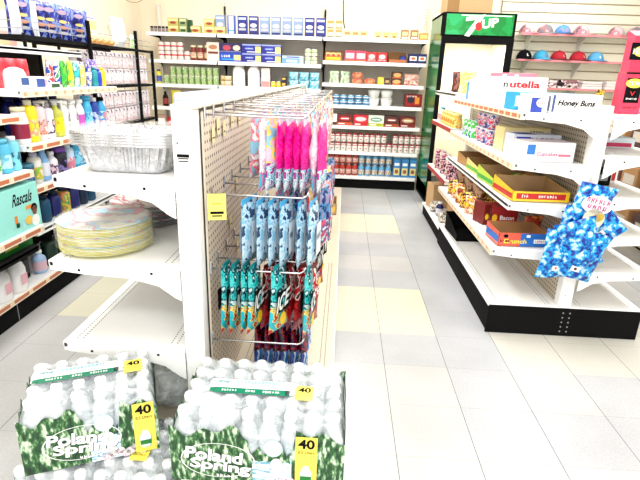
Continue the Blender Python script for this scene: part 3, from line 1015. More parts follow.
place(carton('wrap_box', .25, .07, .03, S((.55, .66, .78)), [('q', .5, .5, .6, .4, BLUE)]), (-.635, Y0 + .04, zl[1] + .0575), .02, 'thin pale box lying on the flat light blue box', 'box')
gc = can('food_can', .036, .085, S((.66, .72, .5)), PR([(.03, .26, .06), (.66, .72, .5)], 36, seed=5), bands=S((.80, .80, .66)))
row(gc, [-.46, -.385], zl[1], .085, Y0 + .04, 'green can at the right end of second shelf', 'can', 'green cans on the second shelf', 2)

# third shelf: green cans
gc2 = can('food_can', .0355, .098, PR([(.62, .70, .40), (.02, .26, .04), (.70, .74, .55)], 34, seed=3), PR([(.02, .24, .04), (.66, .72, .40), (.03, .34, .06)], 40, seed=5), S((.6, .62, .5)), bands=PR([(.02, .24, .04), (.66, .72, .40), (.03, .34, .06)], 40, seed=5))
GX = lin(-2.085, -1.565, 8)
row(gc2, GX, zl[2], .098, Y0 + .04, 'green-labelled food can on the third shelf', 'can', 'green-labelled food cans', 2)
place(gc2, (-2.17, Y0 + .04, zl[2] + .001), 0, 'green-labelled food can standing alone at the shelf end', 'can', 'green-labelled food cans')
place(bottle('sauce_bottle', .03, .16, S((.65, .62, .1)), NAVY, S((.1, .15, .45)), 'tall', .6), (-2.262, Y0 + .04, zl[2] + .001), 0, 'yellow bottle with navy top at the third shelf end', 'bottle')
bt = pouch('bread_pack', .14, .055, .07, PR([(.72, .48, .22), (.80, .62, .38), (.75, .7, .6)], 20, seed=3), seed=5)
place(bt, (-1.445, Y0 + .05, zl[2] + .001), 0, 'tan bread pack, lower of two beside the green cans', 'bread pack')
place(bt, (-1.445, Y0 + .05, zl[2] + .058), 0, 'tan bread pack, upper of two beside the green cans', 'bread pack')
jg = jug('bleach_jug', .145, .11, .27, W_, W_, S((.80, .80, .84)))
place(jg, (-1.290, Y0 + .06, zl[2] + .001), 0, 'plain white jug, nearer the bread packs on third shelf', 'jug', 'white jugs on the third shelf')
place(jg, (-1.105, Y0 + .06, zl[2] + .001), .3, 'plain white jug, nearer the pink-white carton on third shelf', 'jug', 'white jugs on the third shelf')
place(carton('salt_box', .10, .08, .215, S((.82, .72, .70)), [('q', .5, .15, .9, .3, S((.8, .35, .35))), ('q', .5, .65, .6, .12, S((.8, .6, .55)))]), (-.960, Y0 + .05, zl[2] + .001), 0, 'tall pink and white carton right of the white jugs', 'box')
place(bottle('round_bottle', .045, .20, S((.05, .12, .45)), W_, S((.7, .75, .85)), 'round', .4), (-1.035, Y0 + .17, zl[2] + .001), 0, 'blue bottle standing behind the white jugs', 'bottle')
yc = can('food_can', .03, .07, S((.80, .60, .10)), S((.80, .72, .4)), bands=YEL)
row(yc, [-.870, -.805], zl[2], .07, Y0 + .04, 'short yellow can before the blue paper packs', 'can', 'short yellow cans')
place(carton('tea_box', .06, .06, .075, S((.02, .01, .05)), [('q', .5, .5, .7, .4, S((.7, .5, .1)))]), (-.74, Y0 + .04, zl[2] + .001), 0, 'tiny black and gold box, lower, third shelf', 'box')
place(carton('tea_box', .06, .06, .05, S((.02, .01, .05)), [('q', .5, .5, .7, .4, S((.7, .5, .1)))]), (-.74, Y0 + .04, zl[2] + .0765), 0, 'tiny black and gold box stacked on top', 'box')
bp = pouch('tissue_pack', .118, .09, .09, PR([(.12, .52, .68), (.20, .62, .76), (.55, .78, .84)], 18, seed=2), seed=11, amp=.005)
row(bp, [-.625, -.50, -.375], zl[2], .092, Y0 + .03, 'light blue tissue pack on the third shelf', 'tissue pack', 'light blue tissue packs', 2)

# fourth shelf of the far left bay, and the one below
place(pouch('pasta_bag', .12, .19, .06, PR([(.85, .72, .08), (.85, .80, .35), (.8, .62, .05)], 18, seed=1), seed=2), (-2.07, Y0 + .05, zl[3] + .001), 0, 'bright yellow bag on the fourth shelf by the rack', 'bag')
place(bottle('sauce_bottle', .034, .17, S((.03, .02, .02)), INK, S((.3, .05, .05)), 'waist', .4), (-2.20, Y0 + .04, zl[3] + .001), 0, 'black bottle beside the bright yellow bag', 'bottle')
place(carton('candy_box', .15, .10, .12, RED, [('t', .5, .6, .7, .35, W_, 3)]), (-2.11, Y0 + .06, zl[4] + .001), 0, 'red carton on the fifth shelf below the yellow bag', 'box')
place(carton('mix_box', .12, .10, .15, S((.5, .35, .3)), [('q', .5, .5, .7, .5, W_)]), (-2.26, Y0 + .06, zl[4] + .001), 0, 'brown and white carton beside the red carton', 'box')

# ================================================================ drinks cooler
CL = empty('drinks_cooler', (0, 0, 0))
tag(CL, 'tall drinks cooler with green lit sign, black frame and cream interior', 'cooler')
cx0, cx1, cy0, cy1, ch = .955, 1.685, 5.42, 6.12, 1.985
GS = PR([(.01, .24, .07), (.008, .14, .04), (.02, .34, .11)], 5, 0.2, seed=4, stretch=(1, 1, .5))
b = MB()
b.box((cx0 + .012, (cy0 + cy1) / 2, ch / 2 + .02), (.024, cy1 - cy0, ch - .04), GS)
b.box((cx1 - .012, (cy0 + cy1) / 2, ch / 2 + .02), (.024, cy1 - cy0, ch - .04), GS)
b.box(((cx0 + cx1) / 2, cy1 - .012, ch / 2), (cx1 - cx0 - .05, .024, ch), CREAM)
b.box(((cx0 + cx1) / 2, (cy0 + cy1) / 2, ch - .012), (cx1 - cx0, cy1 - cy0, .024), BLACK)
b.box(((cx0 + cx1) / 2, (cy0 + cy1) / 2, .10), (cx1 - cx0, cy1 - cy0, .18), BLACK)
for xx in (cx0 + .028, cx1 - .028):
    b.box((xx, (cy0 + cy1) / 2 + .02, .98), (.006, cy1 - cy0 - .08, 1.55), CREAM)
b.build('cabinet', CL)
b = MB()
for xx, ww in ((cx0 + .022, .045), (cx1 - .035, .07)):
    b.box((xx, cy0 - .012, .95), (ww, .03, 1.60), BLACK, .004)
b.box(((cx0 + cx1) / 2, cy0 - .012, 1.725), (cx1 - cx0, .034, .065), BLACK, .004)
b.box(((cx0 + cx1) / 2, cy0 - .012, .18), (cx1 - cx0, .03, .08), BLACK, .004)
dr = b.build('door', CL)
MB().box(((cx0 + cx1) / 2 - .01, cy0 - .010, .96), (cx1 - cx0 - .10, .006, 1.50), FILM((.95, .97, .97), .05, .03, 0.0, 3, 'door_glass')).build('door_glass', dr)
MB().box((cx1 - .045, cy0 - .05, 1.05), (.02, .03, .30), BLACK, .004).build('handle', dr)
b = MB()
b.box(((cx0 + cx1) / 2, cy0 + .03, 1.872), (cx1 - cx0, .10, .225), BLACK, .006)
b.build('sign_box', CL)
GLOW = PR([(.01, .28, .07), (.015, .36, .10), (.02, .42, .16)], 6, .2, seed=8)
b = MB().box(((cx0 + cx1) / 2 + .0, cy0 - .0215, 1.872), (cx1 - cx0 - .06, .006, .192), GLOW)
b.quad(((cx0 + cx1) / 2 + .06, cy0 - .0252, 1.958), R_, U_, .50, .010, S((.7, .85, .75)))
sg = b.build('sign_panel', CL)
b = MB()
n_ = Vector((0, 0, 0))
LGO = Vector(((cx0 + cx1) / 2 + .02, cy0 - .026, 1.872))
ca, sa = math.cos(.16), math.sin(.16)
rr, uu = (ca, 0, sa), (-sa, 0, ca)


def lg(x, z_):
    return LGO + Vector(rr) * x + Vector(uu) * z_


b.text('7', lg(-.075, .0), rr, uu, .19, .185, S((.88, .88, .84)), .25, .03)
b.oval(lg(-.030, -.010) + Vector((0, -.001, 0)), rr, uu, .070, .080, S((.65, .02, .03)))
b.text('UP', lg(.085, .004) + Vector((0, -.0005, 0)), rr, uu, .165, .085, S((.85, .88, .82)), .1, .035)
b.build('logo', sg)
for k, z_ in enumerate((.42, .72, 1.02, 1.30, 1.56)):
    s_ = MB()
    for j in range(12):
        s_.tube([(cx0 + .06 + j * .053, cy0 + .06, z_), (cx0 + .06 + j * .053, cy1 - .05, z_)], .002, OFFW, 4)
    s_.tube([(cx0 + .04, cy0 + .06, z_), (cx1 - .05, cy0 + .06, z_)], .004, OFFW, 5)
    s_.build('wire_shelf', CL)
cooler_lamp = area('cooler_tube_light', ((cx0 + cx1) / 2, cy0 + .10, 1.70), (.55, .05), 16, (0, 0, 0), (1, .96, .8))
place(carton('shipping_box', .46, .34, .30, CARDL, [('q', .14, .5, .26, 1.0, S((.36, .22, .08)))]), (1.22, cy0 + .24, ch + .001), 0, 'brown cardboard box on top of the drinks cooler', 'cardboard box')
place(carton('shipping_box', .16, .2, .02, OFFW), (.905 + .13, cy0 + .45, ch + .001), .2, 'flat white carton lid lying on the cooler edge', 'cardboard box')

# ================================================================ caps and clothes on the slatted wall
def wall_shelf(z_, x0, x1, label, clr):
    g = empty('display_shelf')
    tag(g, label, 'shelf')
    MB().box(((x0 + x1) / 2, YB - .045 - .13, z_ - .006), (x1 - x0, .26, .012), S((.84, .80, .72), .3)).build('shelf_board', g)
    MB().box(((x0 + x1) / 2, YB - .31, z_ - .008), (x1 - x0, .006, .022), clr).build('edge_strip', g)
    for xx in [x0 + .14 + i * .62 for i in range(int((x1 - x0) / .62) + 1)]:
        if xx < x1:
            MB().prism([(YB - .045, z_ - .013), (YB - .27, z_ - .013), (YB - .27, z_ - .026), (YB - .065, z_ - .20), (YB - .045, z_ - .20)], 'x', xx - .004, xx + .004, OFFW).build('shelf_bracket', g)


EDGEP = S((.80, .32, .36), .35)
wall_shelf(1.885, 2.03, 4.3, 'upper cap shelf with pink edge on the slatted wall', EDGEP)
wall_shelf(1.600, 2.03, 4.3, 'middle cap shelf with pink edge on the slatted wall', EDGEP)
wall_shelf(1.285, 2.03, 4.3, 'lower shelf of folded clothes on the slatted wall', EDGEP)


def cap_hat(m1, m2, logo=None):
    root = empty('baseball_cap')
    b = MB()
    pr = [(.088 * math.cos(t_) ** .85 if t_ < 1.5 else .002, .008 + .105 * math.sin(t_)) for t_ in [i * PI / 2 / 8 for i in range(9)]]
    b.lathe(pr, m1, 18, sy=1.1)
    b.build('crown', root)
    vs = []; fs = []
    n = 12
    for i in range(n + 1):
        a = PI + PI * i / n
        for q, (r, zz) in enumerate(((.085, .012), (.13, .010), (.165, 0.0))):
            k = 1 if q == 0 else (1 + .0 * q)
            vs.append((r * math.cos(a) * (1 if q == 0 else .62 + .0 * q), r * math.sin(a) * 1.08 * (1 if q == 0 else 1.0), zz + .012 * abs(math.sin(a)) * (0 if q == 0 else 1) * .3))
    for i in range(n):
        for q in range(2):
            fs.append((i * 3 + q, i * 3 + q + 1, i * 3 + q + 4, i * 3 + q + 3))
    nv = len(vs)
    vs += [(x, y, z_ + .003) for x, y, z_ in vs]
    fs += [tuple(k + nv for k in reversed(f)) for f in fs]
    for i in range(n):
        fs.append((i * 3 + 2, i * 3 + 2 + nv, i * 3 + 5 + nv, i * 3 + 5))
    MB().add(vs, fs, m2, True).build('brim', root)
    MB().lathe([(.009, .112), (.007, .117), (.001, .119)], m2, 8).build('button', root)
    if logo:
        MB().at((0, -.0895, .052), (-.35, 0, 0)).text(logo[0], (0, 0, 0), R_, U_, .045, .036, logo[1], 0, .03).build('emblem', root)
    return root


hp = {'wp': cap_hat(PR([(.18, .16, .22), (.55, .28, .32), (.62, .55, .58)], 9, .8, seed=1), S((.75, .40, .45), .8)),
      'gw': cap_hat(PR([(.50, .46, .46), (.45, .25, .28), (.30, .28, .32)], 9, .8, seed=3), S((.35, .33, .36), .8)),
      'bl': cap_hat(PR([(.10, .30, .62), (.35, .35, .60), (.14, .38, .68)], 9, .8, seed=5), S((.10, .12, .2), .8)),
      'bk': cap_hat(S((.01, .01, .02), .8), S((.01, .01, .02), .8), (1, W_)),
      'cy': cap_hat(S((.08, .42, .62), .8), S((.10, .45, .66), .8), (1, RED)),
      'rd': cap_hat(S((.50, .02, .05), .8), S((.12, .01, .03), .8), (1, S((.8, .5, .5)))),
      'lb': cap_hat(S((.16, .45, .70), .8), S((.12, .35, .60), .8), (1, W_))}
for k, x, z_, rz, lb in (('wp', 2.13, 1.885, .5, 'grey and pink cap, first on the upper cap shelf'),
                         ('gw', 2.34, 1.885, .6, 'pale grey cap, second on the upper cap shelf'),
                         ('bl', 2.545, 1.885, .3, 'light blue patterned cap on the upper cap shelf'),
                         ('wp', 2.76, 1.885, .7, 'pinkish cap right of the light blue patterned cap'),
                         ('wp', 3.17, 1.885, .3, 'grey and pink cap alone past the upper shelf gap'),
                         ('gw', 3.39, 1.885, .2, 'grey cap, last in view on the upper cap shelf'),
                         ('bk', 2.14, 1.600, .2, 'black cap with white letter, middle cap shelf'),
                         ('cy', 2.34, 1.600, .3, 'cyan cap beside the black cap, middle cap shelf'),
                         ('rd', 2.55, 1.600, .4, 'red cap next to the cyan cap, middle cap shelf'),
                         ('rd', 2.78, 1.600, .5, 'red cap next to the sky blue cap, middle shelf'),
                         ('lb', 2.99, 1.600, .2, 'sky blue cap with white letter, middle cap shelf')):
    place(hp[k], (x, YB - .17, z_ + .001), rz, lb, 'cap', 'baseball caps on the slatted wall')


def folded(w_, d, h, m, seed):
    b = MB()
    rnd = random.Random(seed)
    for i in range(3):
        b.box((rnd.uniform(-.006, .006), rnd.uniform(-.005, .005), h * (i + .5) / 3), (w_ - .01 * i, d, h / 3 * .92), m, .006)
    return b.build('folded_shirt')


for i, (x, m, lb) in enumerate(((2.16, PR([(.02, .02, .02), (.25, .12, .15), (.7, .66, .66)], 14, .9, seed=2), 'dark patterned folded shirt at the shelf end'),
                                (2.42, PR([(.80, .74, .74), (.30, .12, .16), (.75, .7, .7)], 10, .9, seed=4), 'white and maroon folded shirt beside the dark one'),
                                (2.68, PR([(.03, .02, .02), (.78, .70, .70), (.35, .2, .22)], 12, .9, seed=6), 'black and white folded shirt in the middle'),
                                (2.96, PR([(.82, .76, .76), (.78, .70, .72)], 5, .9, seed=7), 'pale folded shirt beside the black and white one'),
                                (3.24, S((.82, .76, .74), .9), 'plain white folded shirt near the red display box'))):
    place(folded(.25, .22, .10 - .012 * (i % 2), m, i), (x, YB - .18, 1.286), 0, lb, 'folded shirt', 'folded shirts')

# ================================================================ middle gondola: foil pans, plates, foam trays
PAN = PR([(.60, .61, .63), (.54, .55, .57), (.66, .67, .69)], 30, .25, bump=.5, metal=.75, seed=2)
pan = empty('foil_pan')
b = MB()


def ring(wx, wy, z_, n=56, rc=.05, flute=0.0, c=(0, 0)):
    pts = []
    per = []
    hx, hy = wx / 2 - rc, wy / 2 - rc
    for q, (sx, sy) in enumerate(((1, 1), (-1, 1), (-1, -1), (1, -1))):
        for k in range(6):
            a = q * PI / 2 + PI / 2 * k / 5
            per.append((sx * hx + rc * math.cos(a), sy * hy + rc * math.sin(a)))
    out = []
    m = len(per)
    for i in range(m):
        p, q = per[i], per[(i + 1) % m]
        L = math.hypot(q[0] - p[0], q[1] - p[1])
        k = max(1, int(L / .006))
        for j in range(k):
            t_ = j / k
            out.append((p[0] + (q[0] - p[0]) * t_, p[1] + (q[1] - p[1]) * t_))
    return out


base = ring(.30, .22, 0)
N = len(base)
rows_ = []
for f, (g, zz, fl_) in enumerate(((.80, .0, 0), (.84, .006, 0), (.91, .045, 1), (.985, .084, 1), (1.0, .090, 0), (1.085, .091, 0), (1.10, .085, 0))):
    rw = []
    for i, (x, y) in enumerate(base):
        d = math.hypot(x, y)
        o = .003 * fl_ * (1 if (i // 2) % 2 else -1)
        rw.append((x * g + x / d * o, y * g + y / d * o, zz))
    rows_.append(rw)
vs = [p for rw in rows_ for p in rw]
fs = [(r * N + i, r * N + (i + 1) % N, (r + 1) * N + (i + 1) % N, (r + 1) * N + i) for r in range(6) for i in range(N)]
fs.append(tuple(range(N)))
b.add(vs, fs, PAN, False)
b.build('pan_body', pan)
b = MB().tube([(x * 1.10, y * 1.10, .0855) for x, y in base[::3]] + [(base[0][0] * 1.10, base[0][1] * 1.10, .0855)], .0028, PAN, 5)
b.build('rim', pan)
fz = 1.0245
for i in range(5):
    o = place(pan, (-.677, 1.555, fz + .0015 + i * .0085), 0, 'large foil roasting pan, %s from the bottom of the nested stack' % ORD[i] if i < 4 else 'large foil roasting pan, topmost of the nested stack', 'foil pan', 'nested foil pans')
FLM = FILM((.96, .97, .98), .16, .05, .5, 12)
b = MB()
pillow(b, .36, .27, .02, FLM, seed=3, amp=.008)
lid = None
wr = MB()
# loose clear wrap around the foil pans
rws = []
for g, zz, a_ in ((1.13, .085, .004), (1.14, .115, .006), (1.10, .132, .008), (.92, .138, .008), (.5, .140, .006), (.05, .138, .002)):
    rws.append([(x * g + a_ * math.sin(i * .9 + zz * 60), y * g + a_ * math.cos(i * 1.3 + zz * 40), zz + a_ * .6 * math.sin(i * .55)) for i, (x, y) in enumerate(base[::4])])
n4 = len(rws[0])
wr.add([p for r in rws for p in r], [(r * n4 + i, r * n4 + (i + 1) % n4, (r + 1) * n4 + (i + 1) % n4, (r + 1) * n4 + i) for r in range(len(rws) - 1) for i in range(n4)], FLM, True)
place(wr.build('plastic_wrap'), (-.677, 1.555, fz + .002), 0, 'crinkled clear plastic wrap over the foil pans', 'plastic wrap')

# paper plate stacks in film
def plate_stack(name, r, n, mats, film):
    root = empty(name)
    for i in range(n):
        z_ = i * .0052
        MB().lathe([(r * .68, z_), (r * .70, z_ + .001), (r * .80, z_ + .009), (r, z_ + .0125), (r * .995, z_ + .0135), (r * .79, z_ + .0105), (r * .69, z_ + .0035), (.002, z_ + .003)], mats[i % len(mats)] if i < n - 1 else mats[-1], 32).build('plate', root)
    h = n * .0052 + .012
    pr = [(r * .7, -.0), (r * 1.03, .012), (r * 1.06, h * .5), (r * 1.04, h), (r * .9, h + .008), (r * .3, h + .006), (.002, h + .007)]
    fb_ = MB()
    vs = []; seg = 40
    rnd = random.Random(5)
    for j, (rr_, zz) in enumerate(pr):
        for k in range(seg):
            a = 2 * PI * k / seg
            q = rr_ + (.004 * math.sin(k * 1.7 + j) + .003 * math.sin(k * 4.1 + j * 2)) * (1 if 0 < j < 6 else 0)
            vs.append((q * math.cos(a), q * math.sin(a), max(0.0006, zz + (.002 * math.sin(k * 2.3) if j > 1 else 0))))
    fs = [(j * seg + k, j * seg + (k + 1) % seg, (j + 1) * seg + (k + 1) % seg, (j + 1) * seg + k) for j in range(len(pr) - 1) for k in range(seg)]
    fb_.add(vs, fs, film, True)
    fb_.build('film_wrap', root)
    return root


YP = PR([(.72, .70, .22), (.66, .62, .12), (.74, .72, .40)], 20, .5, seed=1)
YP2 = PR([(.76, .74, .45), (.70, .66, .20)], 16, .5, seed=2)
TOPP = PR([(.70, .70, .66), (.62, .36, .42), (.38, .60, .70), (.72, .70, .58)], 11, .45, seed=3)
ps = plate_stack('paper_plate_stack', .150, 18, [YP, YP2, YP, S((.80, .79, .65), .5), YP, TOPP], FILM((.94, .95, .93), .13, .06, .9, 18))
place(ps, (-.795, 1.545, .7535), 0, 'shrink-wrapped stack of yellow paper plates on the middle left shelf', 'plate stack')
DP = PR([(.03, .06, .07), (.30, .34, .34), (.35, .04, .08)], 34, .4, seed=6)
TOP2 = PR([(.72, .70, .68), (.42, .04, .09), (.62, .64, .62)], 13, .45, stretch=(1, .4, 1), seed=9)
ps2 = plate_stack('paper_plate_stack', .142, 15, [DP, S((.12, .16, .17), .5), DP, TOP2], FILM((.93, .94, .95), .12, .06, .9, 18))
place(ps2, (-.775, 1.865, .7535), 1, 'shrink-wrapped stack of grey and red paper plates behind the yellow stack', 'plate stack')

# foam trays beyond the pans
fpk = carton('foam_plate_pack', .34, .42, .068, S((.50, .54, .62)), [('q', .5, .5, .98, .04, S((.4, .45, .55)))], .012, side=[('q', .5, .5, .98, .04, S((.42, .46, .55)))])
for j in range(2):
    for i in range(3):
        place(fpk, (-.665, 2.62 + j * .45, 1.0246 + i * .0688), .0, 'white foam plate pack, %s of the %s pile behind the pans' % (('bottom', 'middle', 'top')[i], ('nearer', 'farther')[j]), 'foam plate pack', 'white foam plate packs')

# ---------------------------------------------------------------- peg hooks
PX = -.415


def hook_proto(L, double=True):
    root = empty('peg_hook')
    MB().box((.003, 0, .004), (.005, .012, .045), CHROME, .002).build('back_plate', root)
    MB().tube([(.004, 0, 0), (L * .5, 0, -.0015), (L - .02, 0, -.002), (L - .006, 0, .006), (L, 0, .020)], .0034, CHROME, 6).build('rod', root)
    if double:
        MB().tube([(.004, 0, .018), (L * .5, 0, .017), (L + .004, 0, .017)], .0024, CHROME, 5).box((L + .005, 0, .012), (.002, .032, .022), S((.80, .76, .55), .4)).build('tag_arm', root)
    return root


hk = hook_proto(.315)
hk1 = hook_proto(.315, False)
HR = [('top', 1.213, [1.46, 1.56, 1.70, 1.86, 2.03, 2.20, 2.40, 2.60, 2.85, 3.10, 3.4, 3.7], True),
      ('second', .962, [1.50, 1.67, 1.79, 1.95, 2.12, 2.32], False),
      ('third', .722, [1.455, 1.555, 1.68, 1.81, 1.96, 2.15], False),
      ('fourth', .468, [1.44, 1.60, 1.78, 1.98], False)]
for nm_, z_, ys, dbl in HR:
    for i, y in enumerate(ys):
        place(hk if dbl and i > 1 else hk1, (PX, y, z_), 0, 'chrome peg hook, %s from the near end in the %s row' % (ORD[i], nm_), 'peg hook', 'chrome peg hooks')

# yellow price cards on the pegboard
pc = MB().box((0, 0, 0), (.001, .055, .082), S((.82, .76, .22)))
pc.quad((.0012, 0, -.018), (0, 1, 0), (0, 0, 1), .04, .008, INK).quad((.0012, 0, -.028), (0, 1, 0), (0, 0, 1), .03, .004, INK).quad((.0012, .0, .01), (0, 1, 0), (0, 0, 1), .03, .004, S((.6, .45, .05)))
pc = pc.build('price_card')
pc2 = pc.copy(); pc2.data = pc.data; col.objects.link(pc2)
place(pc2, (-.372, 1.405, .945), -PI / 2 + .25, 'largest yellow price card, at the near end under the second hooks', 'price card', 'yellow price cards')
pcs = MB().box((0, 0, 0), (.001, .030, .05), S((.78, .70, .42))).quad((.0008, 0, -.01), (0, 1, 0), (0, 0, 1), .02, .005, INK).build('price_card')
for i, (y, z_, lb) in enumerate(((1.535, 1.145, 'yellow price card near the upright, under the top hooks'), (1.60, 1.165, 'yellow price card, second under the top hooks'),
                                 (1.68, 1.15, 'yellow price card, third under the top hooks'), (1.80, 1.17, 'yellow price card, fourth under the top hooks'), (1.93, 1.165, 'yellow price card, farthest under the top hooks'),
                                 (1.86, .925, 'yellow price card behind the second row of hooks'), (1.74, .80, 'yellow price card between second and third hook rows'), (1.85, .66, 'yellow price card under the third row of hooks'))):
    place(pcs, (PX + .006, y, z_), 0, lb, 'price card', 'yellow price cards')

# ---------------------------------------------------------------- hanging bags
def hang(proto, x, y, z_, rz, label, cat, group):
    place(proto, (x, y, z_), rz, label, cat, group)


MG_ = [(.72, .01, .30), (.80, .05, .42), (.66, .0, .26)]
LOWP = PR([(.82, .82, .84), (.10, .55, .68), (.80, .80, .8), (.45, .05, .35)], 26, .25, .2, seed=5)


def twotone(w_, h, t, top, low, seed, split=.36, head=None):
    root = empty('candy_bag')
    b = MB().at((0, 0, -h))
    pillow(b, w_, h, t, top, seed=seed, amp=.004, taper=.28)
    n = len(b.f)
    b.mats.append(low)
    for i, f in enumerate(b.f):
        zc = sum(b.v[k][2] for k in f) / 4 + h
        if zc < h * split:
            b.mi[i] = b.mats.index(low)
    b.build('bag', root)
    MB().box((0, 0, .000), (w_ * .55, .0016, .024), head or top).build('header', root)
    return root


HOTF = PR(MG_, 30, .22, .25, seed=1)
pinkb = twotone(.130, .215, .030, HOTF, LOWP, 4, .36, S((.62, .62, .70)))
whiteb = twotone(.130, .215, .030, PR([(.82, .80, .82), (.76, .55, .66), (.80, .80, .84)], 22, .25, .2, seed=2), PR([(.1, .5, .62), (.75, .2, .45), (.8, .8, .8)], 24, .25, .2, seed=3), 7, .3)
yelb = twotone(.130, .215, .030, PR([(.80, .55, .66), (.85, .70, .12), (.30, .62, .72)], 18, .25, .2, seed=9), LOWP, 9, .4)
for i, (x, k, rz) in enumerate(((-.245, whiteb, 1.30), (-.222, yelb, 1.26), (-.196, pinkb, 1.44), (-.168, pinkb, 1.38), (-.142, pinkb, 1.50), (-.118, pinkb, 1.42), (-.088, whiteb, 1.52), (-.066, pinkb, 1.45))):
    nm_ = 'magenta and white' if k is pinkb else ('white and pink' if k is whiteb else 'pink and yellow')
    hang(k, x, 1.565, 1.190, rz, '%s candy bag, %s along the near top hook from the pegboard' % (nm_, ORD[i]), 'candy bag', 'bags on the near top hook')
pool = [twotone(.13, .2, .032, PR(c, 20, .28, .2, seed=i), PR(c[::-1], 26, .28, .2, seed=i + 20), i + 30, .4) for i, c in enumerate((
    [(.80, .80, .82), (.75, .22, .30), (.30, .55, .68)], [(.10, .52, .64), (.80, .80, .8), (.75, .3, .4)], [(.80, .62, .2), (.78, .78, .74), (.62, .1, .12)], [(.78, .78, .82), (.25, .2, .5), (.72, .4, .5)]))]
nmp = ['white, red and blue', 'cyan and white', 'yellow and white', 'white and violet']
for r, y in enumerate((1.705, 1.865, 2.03, 2.20, 2.40, 2.60, 2.85, 3.10, 3.4, 3.7)):
    for i in range(5 if r < 5 else 4):
        k = (r * 3 + i * 2 + i // 2) % 4
        hang(pool[k], -.30 + i * .056 + (.0 if r < 5 else .03), y, 1.188, 1.36 + .09 * ((i + r) % 3), '%s bag, %s from pegboard on the %s top hook' % (nmp[k], ORD[i], ORD[r + 2]), 'candy bag', 'bags on the farther top hooks')

# second row: pale blue bags in front, dark ones behind
pbl = PR([(.30, .58, .74), (.62, .72, .80), (.48, .68, .80), (.06, .10, .20)], 26, .22, .3, seed=7)
pale = pouch('candy_bag', .125, .215, .032, pbl, [('q', .5, .45, .5, .5, S((.78, .84, .88), .3)), ('t', .5, .5, .4, .12, S((.1, .1, .2)), 5)], 15, True, SKY)
for i, (x, rz) in enumerate(((-.292, 1.32), (-.248, 1.40), (-.212, 1.42), (-.172, 1.34), (-.122, 1.45), (-.085, 1.40))):
    hang(pale, x, 1.505, .948, rz, 'pale blue candy bag, %s from the pegboard on the second-row near hook' % ORD[i], 'candy bag', 'pale blue candy bags')
dk = twotone(.125, .2, .03, PR([(.02, .03, .20), (.08, .30, .5), (.35, .30, .45)], 20, .25, .3, seed=4), PR([(.65, .7, .78), (.1, .12, .3), (.6, .1, .2)], 26, .25, .3, seed=5), 12, .5)
for r, y in enumerate((1.675, 1.795, 1.955, 2.12, 2.32)):
    for i in range(4):
        hang(dk if (i + r) % 2 else pool[(i + r) % 4], -.205 + i * .05, y, .948, 1.2 + .1 * (i % 3), '%s bag, %s outward on the %s hook of the second row' % ('dark blue' if (i + r) % 2 else nmp[(i + r) % 4], ORD[i], ORD[r + 1]), 'candy bag', 'bags on the second row of hooks')

# third row: teal bags near, red bags behind
TEALF = PR([(.02, .42, .42), (.10, .58, .58), (.01, .12, .14), (.55, .70, .70)], 18, .25, .25, seed=3)
teal = twotone(.115, .225, .028, TEALF, PR([(.02, .48, .56), (.05, .50, .55), (.72, .60, .2), (.5, .05, .05)], 20, .25, .25, seed=6), 21, .38, TEAL)
lt = MB()
for s_ in (-1, 1):
    lt.quad((0, s_ * .0175, -.115), (-s_, 0, 0), U_, .078, .075, INK)
    lt.text('ICE', (0, s_ * .0182, -.115), (-s_, 0, .25), (.1, 0, 1), .070, .058, S((.85, .88, .88)), .1, .03)
    lt.oval((0, s_ * .0176, -.18), (-s_, 0, 0), U_, .036, .045, YEL)
lt.build('label', teal)
for i, (x, rz) in enumerate(((-.360, 1.42), (-.330, 1.38), (-.296, 1.44), (-.268, 1.30), (-.188, 1.12), (-.090, 1.42))):
    hang(teal, x, 1.455, .740, rz, 'teal candy bag, %s from the pegboard on the third-row near hook' % ORD[i], 'candy bag', 'teal candy bags')
redb = twotone(.12, .22, .03, PR([(.42, .01, .02), (.60, .04, .05), (.78, .72, .70), (.12, .01, .02)], 24, .25, .3, seed=2), PR([(.45, .01, .02), (.25, .01, .02), (.55, .05, .06)], 18, .25, .3, seed=8), 33, .5, DRED)
blk = pouch('candy_bag', .12, .21, .03, PR([(.55, .02, .03), (.78, .76, .74), (.02, .02, .03)], 26, .25, .3, seed=11), [('q', .5, .55, .8, .4, INK), ('t', .5, .55, .7, .3, W_, 4, .1, .03), ('o', .5, .12, .35, .16, YEL)], 8, True, RED)
for r, y in enumerate((1.56, 1.68, 1.81, 1.96, 2.15)):
    for i in range(5):
        isb = (i >= 3 and r in (1, 3)) or (r == 4)
        k = blk if isb else redb
        zz = .735 if r else .700
        hang(k, (-.235 + i * .038), y, zz + (.05 if isb and r == 1 else 0) - (0 if r else .0), 1.1 + .14 * ((i + r) % 3), '%s bag, %s outward on the %s hook of the third row' % ('red and black' if isb else 'dark red', ORD[i], ORD[r + 1]), 'candy bag', 'red bags on the third row of hooks')
# fourth row: dark bags turning blue at the bottom
bb_ = twotone(.115, .23, .028, PR([(.05, .01, .03), (.35, .02, .04), (.04, .03, .12)], 20, .22, .3, seed=2), PR([(.04, .25, .60), (.60, .74, .85), (.03, .08, .35)], 24, .22, .3, stretch=(1, 1, .4), seed=5), 41, .55, S((.15, .15, .35)))
for r, y in enumerate((1.44, 1.60, 1.78)):
    if r == 0:
        continue
    for i in range(6):
        hang(bb_, -.275 + i * .033, y, .452, 1.15 + .13 * (i % 3), 'dark bag with blue foot, %s outward on the %s bottom-row hook' % (ORD[i], ORD[r]), 'candy bag', 'dark bags on the bottom row of hooks')

